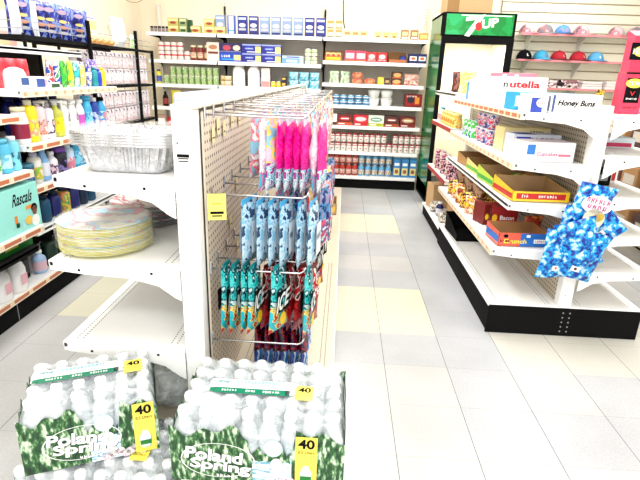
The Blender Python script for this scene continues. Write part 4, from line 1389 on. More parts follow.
# cartons on the far base deck of the middle gondola
place(tray('snack_tray', .15, .22, .12, CARDL, CARD, .10, [('q', .5, .5, .8, .5, YEL)]), (-.105, 4.30, .1565), 0, 'cardboard tray at the far end of the candy aisle base', 'cardboard tray')
gp = pouch('snack_bag', .12, .06, .05, PR([(.15, .50, .05), (.7, .75, .3), (.05, .3, .03)], 22, seed=1), seed=4)
for i, (y, z_) in enumerate(((4.24, .205), (4.31, .215))):
    place(gp, (-.105, y, z_ - .045), .1, 'green snack pack, %s in the cardboard tray at the base end' % ('nearer' if i == 0 else 'farther'), 'snack pack', 'green snack packs')
place(carton('snack_box', .14, .20, .22, S((.45, .20, .05)), [('q', .5, .6, .8, .5, S((.8, .62, .2)))]), (-.13, 3.75, .1565), 0, 'brown and yellow carton on the candy aisle base deck', 'box')

# ================================================================ water packs
PET = FILM((.84, .92, .97), .40, .12, .15, 30, 'clear_plastic')
CAPW = S((.95, .96, .97), .3)
SH = FILM((.90, .95, .98), .32, .05, .6, 13, 'shrink_film')


def forest():
    m, nt, bs = _base('printed_film')
    tc = nt.nodes.new('ShaderNodeTexCoord')
    n = nt.nodes.new('ShaderNodeTexNoise'); n.inputs['Scale'].default_value = 80; n.inputs['Detail'].default_value = 4
    mp = nt.nodes.new('ShaderNodeMapping'); mp.inputs['Rotation'].default_value = (0, .6, 0); mp.inputs['Scale'].default_value = (1, 1, .45)
    nt.links.new(tc.outputs['Object'], mp.inputs[0]); nt.links.new(mp.outputs[0], n.inputs['Vector'])
    r = nt.nodes.new('ShaderNodeValToRGB')
    for i, (p_, c) in enumerate(((.30, (.003, .02, .008)), (.47, (.012, .075, .02)), (.54, (.08, .21, .07)), (.62, (.52, .62, .48)))):
        if i > 1:
            r.color_ramp.elements.new(p_)
        r.color_ramp.elements[i].position = p_
        r.color_ramp.elements[i].color = c + (1,)
    nt.links.new(n.outputs['Fac'], r.inputs[0]); nt.links.new(r.outputs[0], bs.inputs['Base Color'])
    bs.inputs['Roughness'].default_value = .18
    return m


FOREST = forest()
RIVER = PR([(.55, .72, .82), (.80, .86, .90), (.25, .48, .62)], 30, .2, stretch=(.5, 1, 2), seed=3)
SKYP = PR([(.62, .78, .78), (.75, .86, .88)], 14, .2, seed=5)
FLOW = PR([(.78, .72, .76), (.55, .40, .48), (.80, .80, .78)], 60, .2, seed=7)
bw, bh = .0575, .198
wb_ = None


def water_pack(name, NX=8, NY=5, tc_=.27, tagf=.79):
    root = empty(name)
    bt_ = MB()
    r = bw / 2 - .0005
    bt_.lathe([(r * .8, 0), (r, .006), (r, .035), (r * .93, .040), (r, .046), (r, .06), (r * .93, .066), (r, .072), (r, .115), (r * .97, .125), (r * .8, .150), (r * .45, .175), (r * .42, .182)], PET, 10)
    bo = bt_.build('bottle', root)
    cp = MB().lathe([(.0160, .178), (.0160, .193), (.0140, .198), (.0005, .1985)], CAPW, 12).build('cap', bo)
    lb2 = MB().lathe([(r * 1.01, .075), (r * 1.01, .112)], S((.45, .60, .66)), 10)
    lb2.f = lb2.f[:-2]; lb2.mi = lb2.mi[:-2]; lb2.sm = lb2.sm[:-2]
    lb2.build('label', bo)
    KIDS[bo.name] = kids(bo)
    first = True
    for j in range(NY):
        for i in range(NX):
            x = (i - (NX - 1) / 2) * bw; y = (j - (NY - 1) / 2) * bw
            if first:
                o = bo; first = False
            else:
                o = copy_tree(bo, root)
            o.location = (x + random.uniform(-.0008, .0008), y, random.uniform(0, .002))
    W, D = NX * bw + .004, NY * bw + .004
    # shrink film hull, dimpled between caps
    top = lambda x, y: .1995 - .010 * (1 - abs(math.cos(PI * x / bw + PI / 2 * (NX % 2 == 0)))) - .008 * (1 - abs(math.cos(PI * y / bw)))
    h = MB()
    nx, ny = 48, 30
    vs = []
    for j in range(ny + 1):
        for i in range(nx + 1):
            u, v = i / nx * 2 - 1, j / ny * 2 - 1
            x, y = u * W / 2, v * D / 2
            z_ = top(x, y) + .003
            e = max(abs(u), abs(v))
            if e > .86:
                z_ -= .050 * ((e - .86) / .14) ** 2
            vs.append((x * .985, y * .985, z_))
    fs = [(j * (nx + 1) + i, j * (nx + 1) + i + 1, (j + 1) * (nx + 1) + i + 1, (j + 1) * (nx + 1) + i) for j in range(ny) for i in range(nx)]
    h.add(vs, fs, SH, True)
    # side walls with bottle bulges
    per = []
    for i in range(nx + 1):
        per.append((-W / 2 + W * i / nx, -D / 2))
    for j in range(1, ny + 1):
        per.append((W / 2, -D / 2 + D * j / ny))
    for i in range(nx - 1, -1, -1):
        per.append((-W / 2 + W * i / nx, D / 2))
    for j in range(ny - 1, 0, -1):
        per.append((-W / 2, -D / 2 + D * j / ny))
    m = len(per)
    lv = [(.985, .150), (.998, .13), (1.004, .10), (1.004, .02), (.99, .001)]
    vs = []
    for g, zz in lv:
        for x, y in per:
            q = .0025 * (abs(math.sin(PI * (x + y) / bw)))
            vs.append((x * g - (q if abs(x) >= W / 2 - 1e-6 else 0) * (1 if x > 0 else -1), y * g - (q if abs(y) >= D / 2 - 1e-6 else 0) * (1 if y > 0 else -1), zz))
    h.add(vs, [(l * m + i, l * m + (i + 1) % m, (l + 1) * m + (i + 1) % m, (l + 1) * m + i) for l in range(4) for i in range(m)], SH, True)
    h.build('shrink_film', root)
    # printed band on all four sides
    P = MB()
    yy = -D / 2 * 1.004 - .0022
    n = 40
    zt = [.152 - .010 * math.sin(i * .35) + .010 * math.sin(i * .9 + 1) + (-.006 if 16 < i < 26 else .006) for i in range(n + 1)]

    def strip(p0, p1, nrm, mat_of, z0f, z1f, off=0.0):
        for i in range(n):
            a, c = i / n, (i + 1) / n
            A = [p0[k] + (p1[k] - p0[k]) * a + nrm[k] * off for k in (0, 1)]
            C = [p0[k] + (p1[k] - p0[k]) * c + nrm[k] * off for k in (0, 1)]
            P.add([(A[0], A[1], z0f(i)), (C[0], C[1], z0f(i + 1)), (C[0], C[1], z1f(i + 1)), (A[0], A[1], z1f(i))], [(0, 1, 2, 3)], mat_of(i))
    X0, X1 = -W / 2 * 1.004 - .001, W / 2 * 1.004 + .001
    strip((X0, yy), (X1, yy), (0, -1), lambda i: FOREST if i < 19 or i > 27 else RIVER, lambda i: .004, lambda i: zt[i] * (.58 if 19 <= i <= 28 else 1))
    P.add([(X0 + W * (.475 + .0225 * i), yy - .0005, zz) for i in range(11) for zz in (zt[19] * .55 + .004 * (i % 2), zt[19] * .80 + .012 * ((i * 7) % 3 - 1))], [(2 * i, 2 * i + 2, 2 * i + 3, 2 * i + 1) for i in range(10)], FOREST)
    strip((X1, yy), (X1 + .001, -yy), (1, 0), lambda i: FOREST, lambda i: .004, lambda i: zt[n - i])
    strip((X0 - .001, -yy), (X0, yy), (-1, 0), lambda i: FOREST, lambda i: .004, lambda i: zt[n - i])
    strip((X1, -yy), (X0, -yy), (0, 1), lambda i: FOREST, lambda i: .004, lambda i: zt[i])
    # flowers and river bank
    for i in range(9):
        P.oval((X0 + W * (.60 + .045 * i), yy - .0008, .012 + .006 * (i % 3)), R_, U_, .03, .022, FLOW, 10)
    P.oval((X0 + W * .60, yy - .0012, .118), R_, U_, .050, .050, S((.62, .80, .82), .2))
    P.oval((X0 + W * .60, yy - .0016, .118), R_, U_, .042, .042, S((.78, .86, .88), .2))
    P.oval((X0 + W * .62, yy - .0014, .068), R_, U_, .034, .042, S((.80, .84, .84), .2))
    pb_ = P.build('printed_band', root)
    L = MB()
    WT = S((.92, .93, .92), .3)
    ca_, sa_ = math.cos(-.08), math.sin(-.08)
    # banner oval outline behind the words
    for k in range(26):
        a0, a1 = 2 * PI * k / 26, 2 * PI * (k + 1) / 26
        if -.2 < math.sin(a0) < .3 and False:
            continue
        cx_, cz_ = X0 + W * tc_ + .004, .072
        q = []
        for a in (a0, a1):
            for rr_ in (1.0, 1.03):
                q.append((cx_ + .098 * rr_ * math.cos(a), yy - .0010, cz_ + .050 * rr_ * math.sin(a)))
        L.add([q[0], q[2], q[3], q[1]], [(0, 1, 2, 3)], WT)
    for dx, dz, mm, o_ in ((.0018, -.0018, S((.01, .05, .03)), .0014), (0, 0, WT, .0020)):
        L.text('Poland', (X0 + W * tc_ - .006 + dx, yy - o_, .087 + dz), (ca_, 0, sa_), (0, 0, 1), .155, .036, mm, .12, .035)
        L.text('Spring', (X0 + W * tc_ + .010 + dx, yy - o_, .052 + dz), (ca_, 0, sa_), (0, 0, 1), .165, .040, mm, .12, .035)
    L.text(6, (X0 + W * (tc_ + .06), yy - .0018, .026), (ca_, 0, sa_), (0, 0, 1), .06, .009, WT)
    L.build('lettering', root)
    C = MB()
    YL = S((.86, .74, .16), .35)
    cx_ = X0 + W * tagf
    C.quad((cx_, yy - .0022, .082), R_, U_, .058, .152, YL)
    C.text('40', (cx_, yy - .0030, .138), R_, U_, .044, .028, INK, 0, .03)
    C.text('0.5 Liters', (cx_, yy - .0030, .114), R_, U_, .044, .009, INK)
    C.lathe([(.010, 0), (.016, .01), (.016, .035), (.006, .055)], S((.80, .88, .88)), 10, c=(cx_, yy - .0030, .018), sy=.05)
    C.quad((cx_, yy - .0045, .036), R_, U_, .030, .014, GREEN)
    C.build('quantity_tag', root)
    # top label: white strip, green strip, yellow 40 tag
    Tm = MB()
    zt_ = .2055
    A_ = (1, 0, 0); B_ = (0, 1, 0)
    Tm.at((-.01, -.022, 0) if NX < 8 else (-.012, -.055, 0))
    Tm.quad((-.022, .035, zt_), A_, B_, .24, .055, S((.84, .88, .90), .25))
    Tm.quad((-.020, .012, zt_ + .0006), A_, B_, .215, .024, S((.02, .26, .16), .25))
    Tm.quad((-.132, .013, zt_ + .0006), A_, B_, .012, .018, S((.02, .26, .16), .25))
    for k, (xx, ww) in enumerate(((-.082, .045), (-.022, .030), (.035, .048))):
        Tm.text((6, 4, 7)[k], (xx, .012, zt_ + .0012), A_, B_, ww, .011, W_)
    Tm.text('drop', (-.105, .050, zt_ + .0012), A_, B_, .034, .018, TEAL, 0, .02)
    Tm.text(12, (-.008, .052, zt_ + .0012), A_, B_, .12, .015, SKY)
    Tm.quad((.088, .018, zt_ + .0006), A_, B_, .024, .03, S((.78, .80, .78)))
    for k in range(4):
        Tm.quad((.088, .008 + k * .007, zt_ + .0012), A_, B_, .018, .002, GREY)
    Tm.quad((.128, .018, zt_ + .0008), A_, B_, .050, .064, YL)
    Tm.text('40', (.128, .030, zt_ + .0016), A_, B_, .036, .022, INK, 0, .03)
    Tm.text('0.5 Liters', (.128, .008, zt_ + .0016), A_, B_, .036, .007, INK)
    Tm.build('top_label', root)
    return root


wpk = water_pack('water_pack')
wp2 = water_pack('water_pack', 6, 4, .42, .90)
WG = 'shrink-wrapped water packs'
for o_ in (place(wpk, (-.200, 1.212, .0005), .0, 'bottom pack of water bottles in the stack by the gondola upright', 'water pack', WG),
           place(wpk, (-.196, 1.215, .2325), .0, 'top pack of water bottles facing straight ahead, by the gondola upright', 'water pack', WG),
           place(wpk, (-.685, 1.195, .0005), .0, 'bottom pack of water bottles under the turned smaller pack', 'water pack', WG),
           place(wp2, (-.728, 1.220, .2325), .40, 'smaller pack of water bottles turned at an angle, top of its stack', 'water pack', WG)):
    o_.scale = (1.03, 1.03, 1.13)

# puffed clear bag of bottles behind the left pack
cbg = empty('bottle_bag')
b = MB()
pillow(b, .22, .27, .13, FILM((.93, .95, .96), .42, .05, .9, 20, 'clear_bag'), seed=8, amp=.012)
b.build('bag', cbg)
for i, (x, y) in enumerate(((-.05, -.01), (.0, .01), (.05, 0))):
    bo = MB().lathe([(.022, 0), (.024, .01), (.024, .07), (.010, .10), (.010, .112)], PET, 10, c=(x, y, .012)).build('bottle', cbg)
    MB().lathe([(.0125, .110), (.0125, .124)], CAPW, 10, c=(x, y, .012)).build('cap', bo)
place(cbg, (-.606, 1.470, .157), .1, 'puffed clear plastic bag of bottles behind the turned water pack', 'plastic bag')
place(pouch('chip_bag', .13, .17, .05, PR([(.80, .66, .05), (.2, .15, .05), (.8, .72, .3)], 24, seed=4), seed=6), (-.72, 1.66, .157), .3, 'yellow chip bag on the base under the empty shelf', 'bag')

# ================================================================ right gondola, near section
AX = -PI / 2
S1, S2, S3, S4 = 1.197, .951, .743, .493
hb = carton('honey_bun_box', .245, .13, .088, W_, [('t', .50, .5, .74, .42, INK, 'Honey Buns', .25, .04), ('q', .04, .5, .05, .9, S((.1, .15, .3)))], side=[('q', .5, .5, .8, .8, S((.3, .3, .4)))])
place(hb, (1.085 + .04, 2.575, S1 + .001), .05, 'white box with black lettering at the near end, top right shelf', 'box')
cbx = carton('snack_cake_box', .085, .13, .085, W_, [('q', .35, .4, .7, .8, S((.05, .10, .45))), ('o', .62, .52, .62, .5, W_), ('t', .62, .5, .5, .2, S((.5, .1, .2)), 4, .1, .02)])
place(cbx, (.945, 2.580, S1 + .001), .12, 'navy and white snack box beside the white lettered box', 'box')
place(carton('snack_cake_box', .33, .12, .088, S((.04, .40, .68)), [('q', .2, .5, .35, .6, S((.75, .82, .88))), ('o', .55, .86, .12, .2, W_)], top=[('q', .5, .5, .96, .8, S((.06, .45, .72)))]), (1.035, 2.735, S1 + .001), .08, 'long light blue box behind the white lettered box', 'box')
place(carton('snack_cake_box', .10, .10, .10, S((.80, .80, .82)), [('q', .4, .4, .6, .5, SKY)]), (.93, 2.90, S1 + .001), .2, 'small white and sky blue box on the shelf edge', 'box')
nut = carton('spread_box', .29, .14, .165, W_, [('t', .17, .73, .085, .16, INK, 'n', 0, .02), ('t', .55, .76, .60, .24, S((.55, .03, .04)), 'utella', 0, .035), ('q', .5, .14, .6, .05, S((.85, .6, .45)))], top=[('q', .5, .5, .95, .9, S((.82, .78, .74)))])
place(nut, (1.015, 3.06, S1 + .001), .04, 'large white box with black and red lettering, top right shelf', 'box')
pkb = carton('candy_box', .25, .12, .190, S((.80, .28, .36)), [('q', .5, .5, .8, .4, W_), ('q', .2, .85, .1, .2, W_), ('q', .5, .85, .1, .2, W_)])
place(pkb, (1.05, 3.28, S1 + .001), .04, 'pink and white box behind the large lettered box', 'box')
for i, (y, lb) in enumerate(((3.45, 'white box with small red and black print, nearer'), (3.68, 'white box with small red and black print, farther'))):
    if i == 0:
        wx_ = carton('candy_box', .12, .13, .15, W_, [('t', .3, .88, .3, .1, RED, 3), ('q', .62, .88, .12, .1, INK)], side=[('q', .5, .4, .6, .5, S((.5, .6, .75)))])
    place(wx_, (.955, y, S1 + .001), -.2 - .2 * i, lb, 'box', 'white boxes with small print')
tb = [(('yellow', PR([(.82, .76, .12), (.85, .82, .45), (.5, .55, .1)], 16, seed=2)), 4.06), (('pale yellow', PR([(.84, .80, .35), (.80, .78, .6)], 12, seed=3)), 4.16), (('dark brown', PR([(.06, .02, .02), (.35, .15, .12)], 18, seed=4)), 4.36), (('red and brown', PR([(.35, .06, .04), (.12, .03, .02)], 18, seed=5)), 4.46)]
for i, ((nm_, m), y) in enumerate(tb):
    place(pouch('chip_bag', .12, .17, .05, m, seed=i + 50), (.99, y + .1, 1.237), .3, '%s standing snack bag, far end of the top right shelf' % nm_, 'bag', 'standing snack bags')
place(carton('candy_box', .05, .10, .13, S((.1, .35, .65)), [('q', .5, .5, .7, .8, S((.7, .3, .25)))]), (.955, 3.90, S1 + .001), 0, 'narrow blue and red carton at the far shelf end', 'box')

# second shelf down
cc = carton('cupcake_box', .26, .14, .100, S((.82, .78, .80)), [('t', .45, .38, .42, .26, S((.70, .12, .28)), 'Cupcakes', .1, .02), ('q', .12, .62, .16, .5, S((.05, .25, .6))), ('q', .8, .35, .25, .12, PINK)], top=[('q', .5, .5, .9, .8, S((.82, .74, .78)))])
place(cc, (1.045, 2.60, S2 + .001), .10, 'white and pink cupcake box at the near end of second shelf', 'box')
place(carton('snack_cake_box', .26, .12, .118, S((.70, .74, .82)), [('q', .2, .5, .3, .8, BLUE), ('t', .6, .8, .5, .15, S((.4, .1, .2)), 5)], top=[('q', .3, .5, .4, .8, BLUE)]), (1.04, 2.76, S2 + .001), .10, 'blue and white box behind the cupcake box', 'box')
place(carton('snack_cake_box', .27, .14, .135, S((.80, .70, .40)), [('q', .5, .8, .9, .2, S((.84, .76, .50))), ('t', .7, .85, .3, .1, INK, 5)], top=[('q', .5, .5, .9, .8, S((.82, .72, .38)))]), (1.05, 2.96, S2 + .001), .08, 'cream-yellow box behind the blue and white box', 'box')
cup = empty('noodle_cup')
MB().lathe([(.030, 0), (.043, .085), (.045, .09)], PR([(.75, .10, .25), (.80, .78, .80), (.10, .12, .45)], 30, seed=3), 14).build('cup_body', cup)
MB().lathe([(.046, .088), (.046, .094), (.002, .095)], S((.75, .75, .78)), 14).build('lid', cup)
for L in range(2):
    for i, y in enumerate((3.17, 3.28, 3.39)):
        place(cup, (.935, y, S2 + .001 + L * .0955), i, 'pink and blue noodle cup, %s from near, %s layer, second shelf' % (ORD[i], ('lower', 'upper')[L]), 'noodle cup', 'noodle cups on the second shelf')
gk = pouch('candy_bag', .10, .115, .04, PR([(.10, .55, .12), (.75, .80, .82), (.03, .08, .5)], 16, seed=6), seed=60)
for i, y in enumerate((3.50, 3.60, 3.71)):
    place(gk, (.93, y, S2 + .001), -.5, 'green, white and blue bag, %s from near, second shelf' % ORD[i], 'bag', 'green and blue bags on the second shelf')
    if i < 2:
        place(gk, (1.02, y, S2 + .001), -.4, 'green, white and blue bag behind the %s one, second shelf' % ORD[i], 'bag', 'green and blue bags on the second shelf')
place(pouch('candy_bag', .08, .10, .03, CYAN, seed=5), (1.17, 2.66 + .18, S2 + .001), .2, 'small teal bag near the pegboard on second shelf', 'bag')

# third shelf: three open trays in a row
YR = S((.82, .60, .05), .4)
t1 = tray('snack_tray', .30, .30, .085, YR, CARDL, .055, [('q', .5, .55, .86, .55, S((.55, .03, .03))), ('t', .22, .55, .12, .35, W_, 3), ('t', .62, .55, .34, .30, W_, 7), ('q', .96, .5, .06, .9, YEL)])
place(t1, (1.035, 2.665, S3 + .001), .05, 'open yellow and red tray at the near end of third shelf', 'snack tray')
t2 = tray('snack_tray', .30, .30, .085, S((.55, .70, .12)), CARDL, .05, [('q', .3, .5, .3, .6, S((.1, .45, .1))), ('q', .75, .5, .35, .6, S((.8, .78, .4)))])
place(t2, (1.03, 3.00, S3 + .001), .05, 'open lime green tray, middle of the third shelf trays', 'snack tray')
t3 = tray('snack_tray', .29, .28, .08, S((.75, .70, .30)), CARD, .05, [('q', .3, .5, .3, .6, S((.2, .5, .1))), ('q', .75, .5, .3, .6, S((.7, .4, .1)))])
place(t3, (1.03, 3.33, S3 + .001), .05, 'open yellowish tray behind the lime green tray', 'snack tray')
place(tray('snack_tray', .28, .26, .08, S((.5, .30, .12)), CARD, .05), (1.03, 3.65, S3 + .001), .05, 'open brown tray, farthest on the third shelf', 'snack tray')
for i, (x, y, rz) in enumerate(((1.0, 2.97, .4), (1.10, 3.03, -.5))):
    if i == 0:
        sp_ = pouch('snack_bag', .09, .05, .03, PR([(.1, .45, .1), (.8, .75, .3)], 24, seed=2), seed=70)
    place(sp_, (x, y, S3 + .006), rz, 'small green snack bag in the lime tray, %s' % ('nearer the aisle' if i == 0 else 'nearer the pegboard'), 'bag', 'small green snack bags')

# fourth shelf
CR = S((.72, .16, .10), .4)
b1 = tray('candy_tray', .265, .20, .085, CR, CARD, .075, [('q', .72, .5, .54, .98, S((.02, .20, .55))), ('t', .34, .40, .48, .34, S((.85, .7, .1)), 'Crunch', .1, .03), ('t', .14, .42, .22, .2, INK, 4), ('q', .84, .42, .24, .3, W_), ('t', .84, .42, .2, .18, RED, 5), ('o', .14, .78, .1, .25, INK), ('q', .60, .8, .08, .2, W_)])
place(b1, (.985, 2.620, S4 + .001), .06, 'open red and blue candy tray at the near end of fourth shelf', 'candy tray')
bc_ = carton('bacon_snack_box', .16, .12, .115, S((.40, .015, .02)), [('t', .6, .42, .55, .25, W_, 'Bacon', 0, .03), ('o', .12, .4, .2, .4, YEL)], side=[('q', .5, .5, .5, .8, W_)])
place(bc_, (1.01, 2.98, S4 + .001), .05, 'dark red box with white lettering on the fourth shelf', 'box')
place(carton('snack_box', .04, .12, .13, DRED, [('o', .5, .4, .6, .3, YEL)]), (.885, 2.97, S4 + .001), .3, 'narrow red box standing left of the white-lettered red box', 'box')
place(pouch('candy_bag', .12, .10, .05, PR([(.70, .10, .03), (.35, .02, .02), (.8, .3, .05)], 20, seed=5), seed=71), (1.14, 2.80, S4 + .001), .2, 'orange-red bag behind the red and blue candy tray', 'bag')
fr = [PR([(.80, .62, .05), (.55, .05, .04), (.75, .70, .55)], 22, seed=1), PR([(.40, .03, .03), (.80, .60, .1), (.1, .02, .02)], 24, seed=2), PR([(.75, .68, .5), (.78, .55, .08), (.3, .05, .03)], 24, seed=3)]
fp = [pouch('chip_bag', .105, .12, .04, m, seed=80 + i) for i, m in enumerate(fr)]
nmf = ['yellow and red', 'dark red', 'cream and yellow']
for r in range(5):
    for c in range(3):
        k = (r + c) % 3
        place(fp[k], (.875 + c * .105, 3.16 + r * .14, S4 + .001), -.6 - .25 * c, '%s chip bag, %s row back, %s from the aisle, fourth shelf' % (nmf[k], ORD[r], ORD[c]), 'bag', 'chip bags on the fourth shelf')
db = pouch('candy_bag', .085, .14, .02, PR([(.04, .015, .01), (.22, .10, .05), (.45, .30, .2)], 26, .3, seed=6), seed=90, hang=True)
for i in range(9):
    hang(db, .90 + .012 * (i % 3), 3.14 + i * .082, .705, AX + .35, 'dark brown hanging bag, %s from near under the third shelf' % ORD[i], 'candy bag', 'dark brown bags under the third shelf')
# base deck: black tray, cardboard, crumpled wraps
bk = tray('black_tray', .34, .36, .14, BLACK, DARK, .05)
bkl = MB().quad((.06, .11, .0)if False else (.05, .1675, .075), R_, U_, .11, .03, S((.7, .7, .68)))
bkl.text(4, (.05, .1670, .075), R_, U_, .08, .02, INK)
bkl.build('label', bk)
place(bk, (1.055, 3.72, .177), .05, 'black display tray on the base deck of the right gondola', 'display tray')
place(carton('shipping_box', .17, .16, .24, CARDL, [('q', .5, .85, 1.0, .02, CARD)]), (.972, 4.80, .121), .25, 'tall brown cardboard box at the far end of the base', 'cardboard box')
place(carton('shipping_box', .16, .16, .20, CARDL, [('q', .5, .5, .9, .02, CARD)]), (1.10, 4.38, .121), .4, 'brown cardboard box leaning among the crumpled wraps', 'cardboard box')
crm = PR([(.80, .76, .66), (.70, .62, .50), (.15, .13, .12), (.82, .80, .74)], 20, .6, .4, seed=3)
for i, (x, y, s_, rz) in enumerate(((.925, 4.10, 1.0, .3), (.93, 4.24, .9, 1.2), (.92, 4.62, .8, .7), (1.02, 4.14, 1.1, .1))):
    if i == 0:
        cw = pouch('paper_bag', .12, .10, .09, crm, seed=91, amp=.012)
    place(cw, (x, y, .121), rz, 'crumpled cream paper bag, %s from near on the far base deck' % ORD[i], 'paper bag', 'crumpled paper bags')
place(bottle('dark_bottle', .036, .13, NAVY, W_, S((.65, .65, .72)), 'round', .6), (.94, 4.47, .121), 0, 'navy bottle standing between crumpled bags on the far base', 'bottle')
# far section, middle shelf and lower shelf
oc = empty('juice_pack')
MB().lathe([(.040, 0), (.043, .01), (.043, .06), (.036, .085), (.036, .098)], PR([(.82, .55, .12), (.84, .70, .3), (.70, .30, .05)], 20, seed=4), 14).build('tub_body', oc)
MB().lathe([(.039, .096), (.039, .110), (.034, .112)], PALEY, 14).build('lid', oc)
for i in range(6):
    place(oc, (.925, 4.12 + i * .095, .963), 0, 'orange snack tub, %s from near on the red-railed shelf' % ORD[i], 'snack tub', 'orange snack tubs')
for i, (y, m, lb) in enumerate(((4.72, S((.62, .70, .80)), 'pale blue bottle at the red-railed shelf end'), (4.81, W_, 'white bottle with blue cap at the red-railed shelf end'))):
    place(bottle('small_bottle', .033, .13, m, SKY, S((.7, .4, .4)), 'waist', .4), (.925, y, .963), 0, lb, 'bottle')
pl = [pouch('candy_bag', .11, .17, .04, m, seed=95 + i) for i, m in enumerate((PR([(.30, .02, .06), (.78, .55, .65), (.08, .01, .02)], 20, seed=1), PR([(.80, .78, .70), (.35, .05, .10), (.7, .7, .6)], 18, seed=2)))]
for i in range(6):
    place(pl[i % 2], (.93 + .015 * (i % 2), 4.10 + i * .135, .531), -.7, '%s bag, %s from near on the lower red-railed shelf' % (('maroon and pink', 'cream and maroon')[i % 2], ORD[i]), 'bag', 'bags on the lower red-railed shelf')

# hanging blue bags on a clip strip at the gondola end
cs = empty('clip_strip')
MB().box((0, 0, 0), (.018, .0025, .48), S((.75, .75, .72), .3)).build('strip', cs)
for k in range(6):
    MB().box((0, -.006, .18 - k * .075), (.014, .010, .012), CHROME).build('clip', cs)
place(cs, (1.262, ry0 + .004, .66), 0, 'plastic clip strip holding the blue chip bags', 'clip strip')
BLF = PR([(.005, .05, .34), (.01, .18, .55), (.01, .36, .70), (.02, .44, .76), (.50, .68, .78)], 22, .2, .5, seed=2)  # navy and pale patches paint in the shade and highlights of crinkled film
ART = [('o', .50, .66, .78, .34, W_), ('o', .56, .40, .55, .40, S((.85, .80, .62))), ('o', .66, .46, .28, .2, YEL),
       ('t', .50, .73, .62, .11, S((.62, .10, .30)), 6, .1, .03), ('t', .52, .62, .52, .10, S((.55, .03, .30)), 4, .1, .03), ('q', .45, .15, .3, .10, W_), ('o', .45, .15, .12, .08, RED)]
blu = pouch('chip_bag', .205, .27, .06, BLF, ART, 101, amp=.008)
BLF2 = BLF
blu2 = pouch('chip_bag', .195, .26, .055, BLF, [('q', .42, .24, .22, .10, W_), ('o', .42, .24, .08, .06, RED)], 107, amp=.013)
spots = [(blu, (1.205, 2.385, .610), (0.05, .20, .10), 'blue chip bag with white oval, topmost and facing forward'),
         (blu2, (1.375, 2.40, .590), (.0, -.75, -.35), 'blue chip bag swung out toward the right shelves'),
         (blu2, (1.135, 2.392, .50), (.05, .25, .45), 'blue chip bag on the left under the topmost one'),
         (blu2, (1.245, 2.345, .46), (.1, -.35, -.2), 'blue chip bag in the middle of the hanging bunch'),
         (blu2, (1.105, 2.372, .385), (.0, .10, .3), 'blue chip bag hanging lowest on the left'),
         (blu2, (1.19, 2.34, .40), (.05, .25, -.1), 'blue chip bag hanging lowest in front of the upright')]
for pr_, loc, rot, lb in spots:
    place(pr_, loc, rot, lb, 'chip bag', 'hanging blue chip bags')

# red cardboard display on the top right shelf
rd = empty('display_box')
REDC = S((.72, .07, .15), .35)
b = MB()
b.box((0, 0, .10), (.105, .08, .20), REDC, .002)
b.build('lower_carton', rd)
b = MB().box((.008, 0, .285), (.108, .075, .165), REDC, .002)
b.build('upper_carton', rd)
b = MB()
b.quad((-.002, -.0412, .115), R_, U_, .075, .12, INK).oval((-.002, -.0416, .150), R_, U_, .085, .045, S((.80, .72, .12))).text(4, (-.002, -.0422, .150), R_, U_, .06, .02, W_, 0, .03)
b.text('V', (-.002, -.0420, .100), R_, U_, .026, .022, RED, 0, .02).text(8, (-.002, -.0420, .075), R_, U_, .055, .010, W_)
b.text(10, (0, -.0416, .032), R_, U_, .07, .012, S((.2, .01, .02))).quad((0, -.0412, .197), R_, U_, .104, .006, INK)
b.quad((-.02, -.0387, .30), R_, U_, .07, .08, INK).oval((0, -.0392, .30), R_, U_, .08, .05, S((.80, .72, .12))).text(5, (-.01, -.0398, .30), R_, U_, .07, .03, W_, 0, .03)
b.build('label', rd)
MB().prism([(-.0375, .367), (.0375, .367), (.0375, .40), (-.0375, .372)], 'x', -.045, .060, REDC).build('top_flap', rd)
place(rd, (1.453, 2.68, S1 + .001), .0, 'tall red cardboard display box on the top right shelf', 'display box')
place(pouch('jerky_bag', .075, .115, .02, PR([(.02, .02, .02), (.78, .70, .12), (.2, .1, .05)], 22, seed=2), seed=110), (1.36, 2.77, S1 + .001 + .0), .5, 'black and yellow bag left of the red display box', 'bag')
place(pouch('jerky_bag', .09, .12, .03, PR([(.04, .05, .30), (.5, .5, .65)], 18, seed=3), seed=111), (1.56, 2.72, S1 + .001), -.3, 'navy bag right of the red display box', 'bag')
place(carton('candy_bar_box', .15, .08, .035, S((.72, .45, .2)), [('q', .5, .5, .9, .5, S((.8, .6, .4))), ('q', .5, .1, .95, .15, NAVY)]), (1.275, 2.92, 1.245 + .0), 0, 'flat tan and navy box lying across the gondola top', 'box')
place(carton('magazine_box', .30, .42, .055, S((.72, .80, .86)), [('q', .5, .3, .9, .4, S((.6, .05, .15)))], side=[('q', .5, .3, .9, .3, S((.6, .05, .15)))]), (1.47, 3.02, 1.006), .0, 'flat pale blue carton on the right side second shelf', 'box')
place(carton('snack_box', .18, .3, .09, DARK, [('q', .5, .5, .8, .4, GREY)]), (1.43, 2.95, .791), .1, 'black carton at the back of the right side shelf', 'box')
place(carton('snack_box', .05, .14, .13, W_, [('q', .5, .5, .5, .9, RED)]), (1.60, 3.0, .791), .2, 'white and red box at the right side shelf edge', 'box')

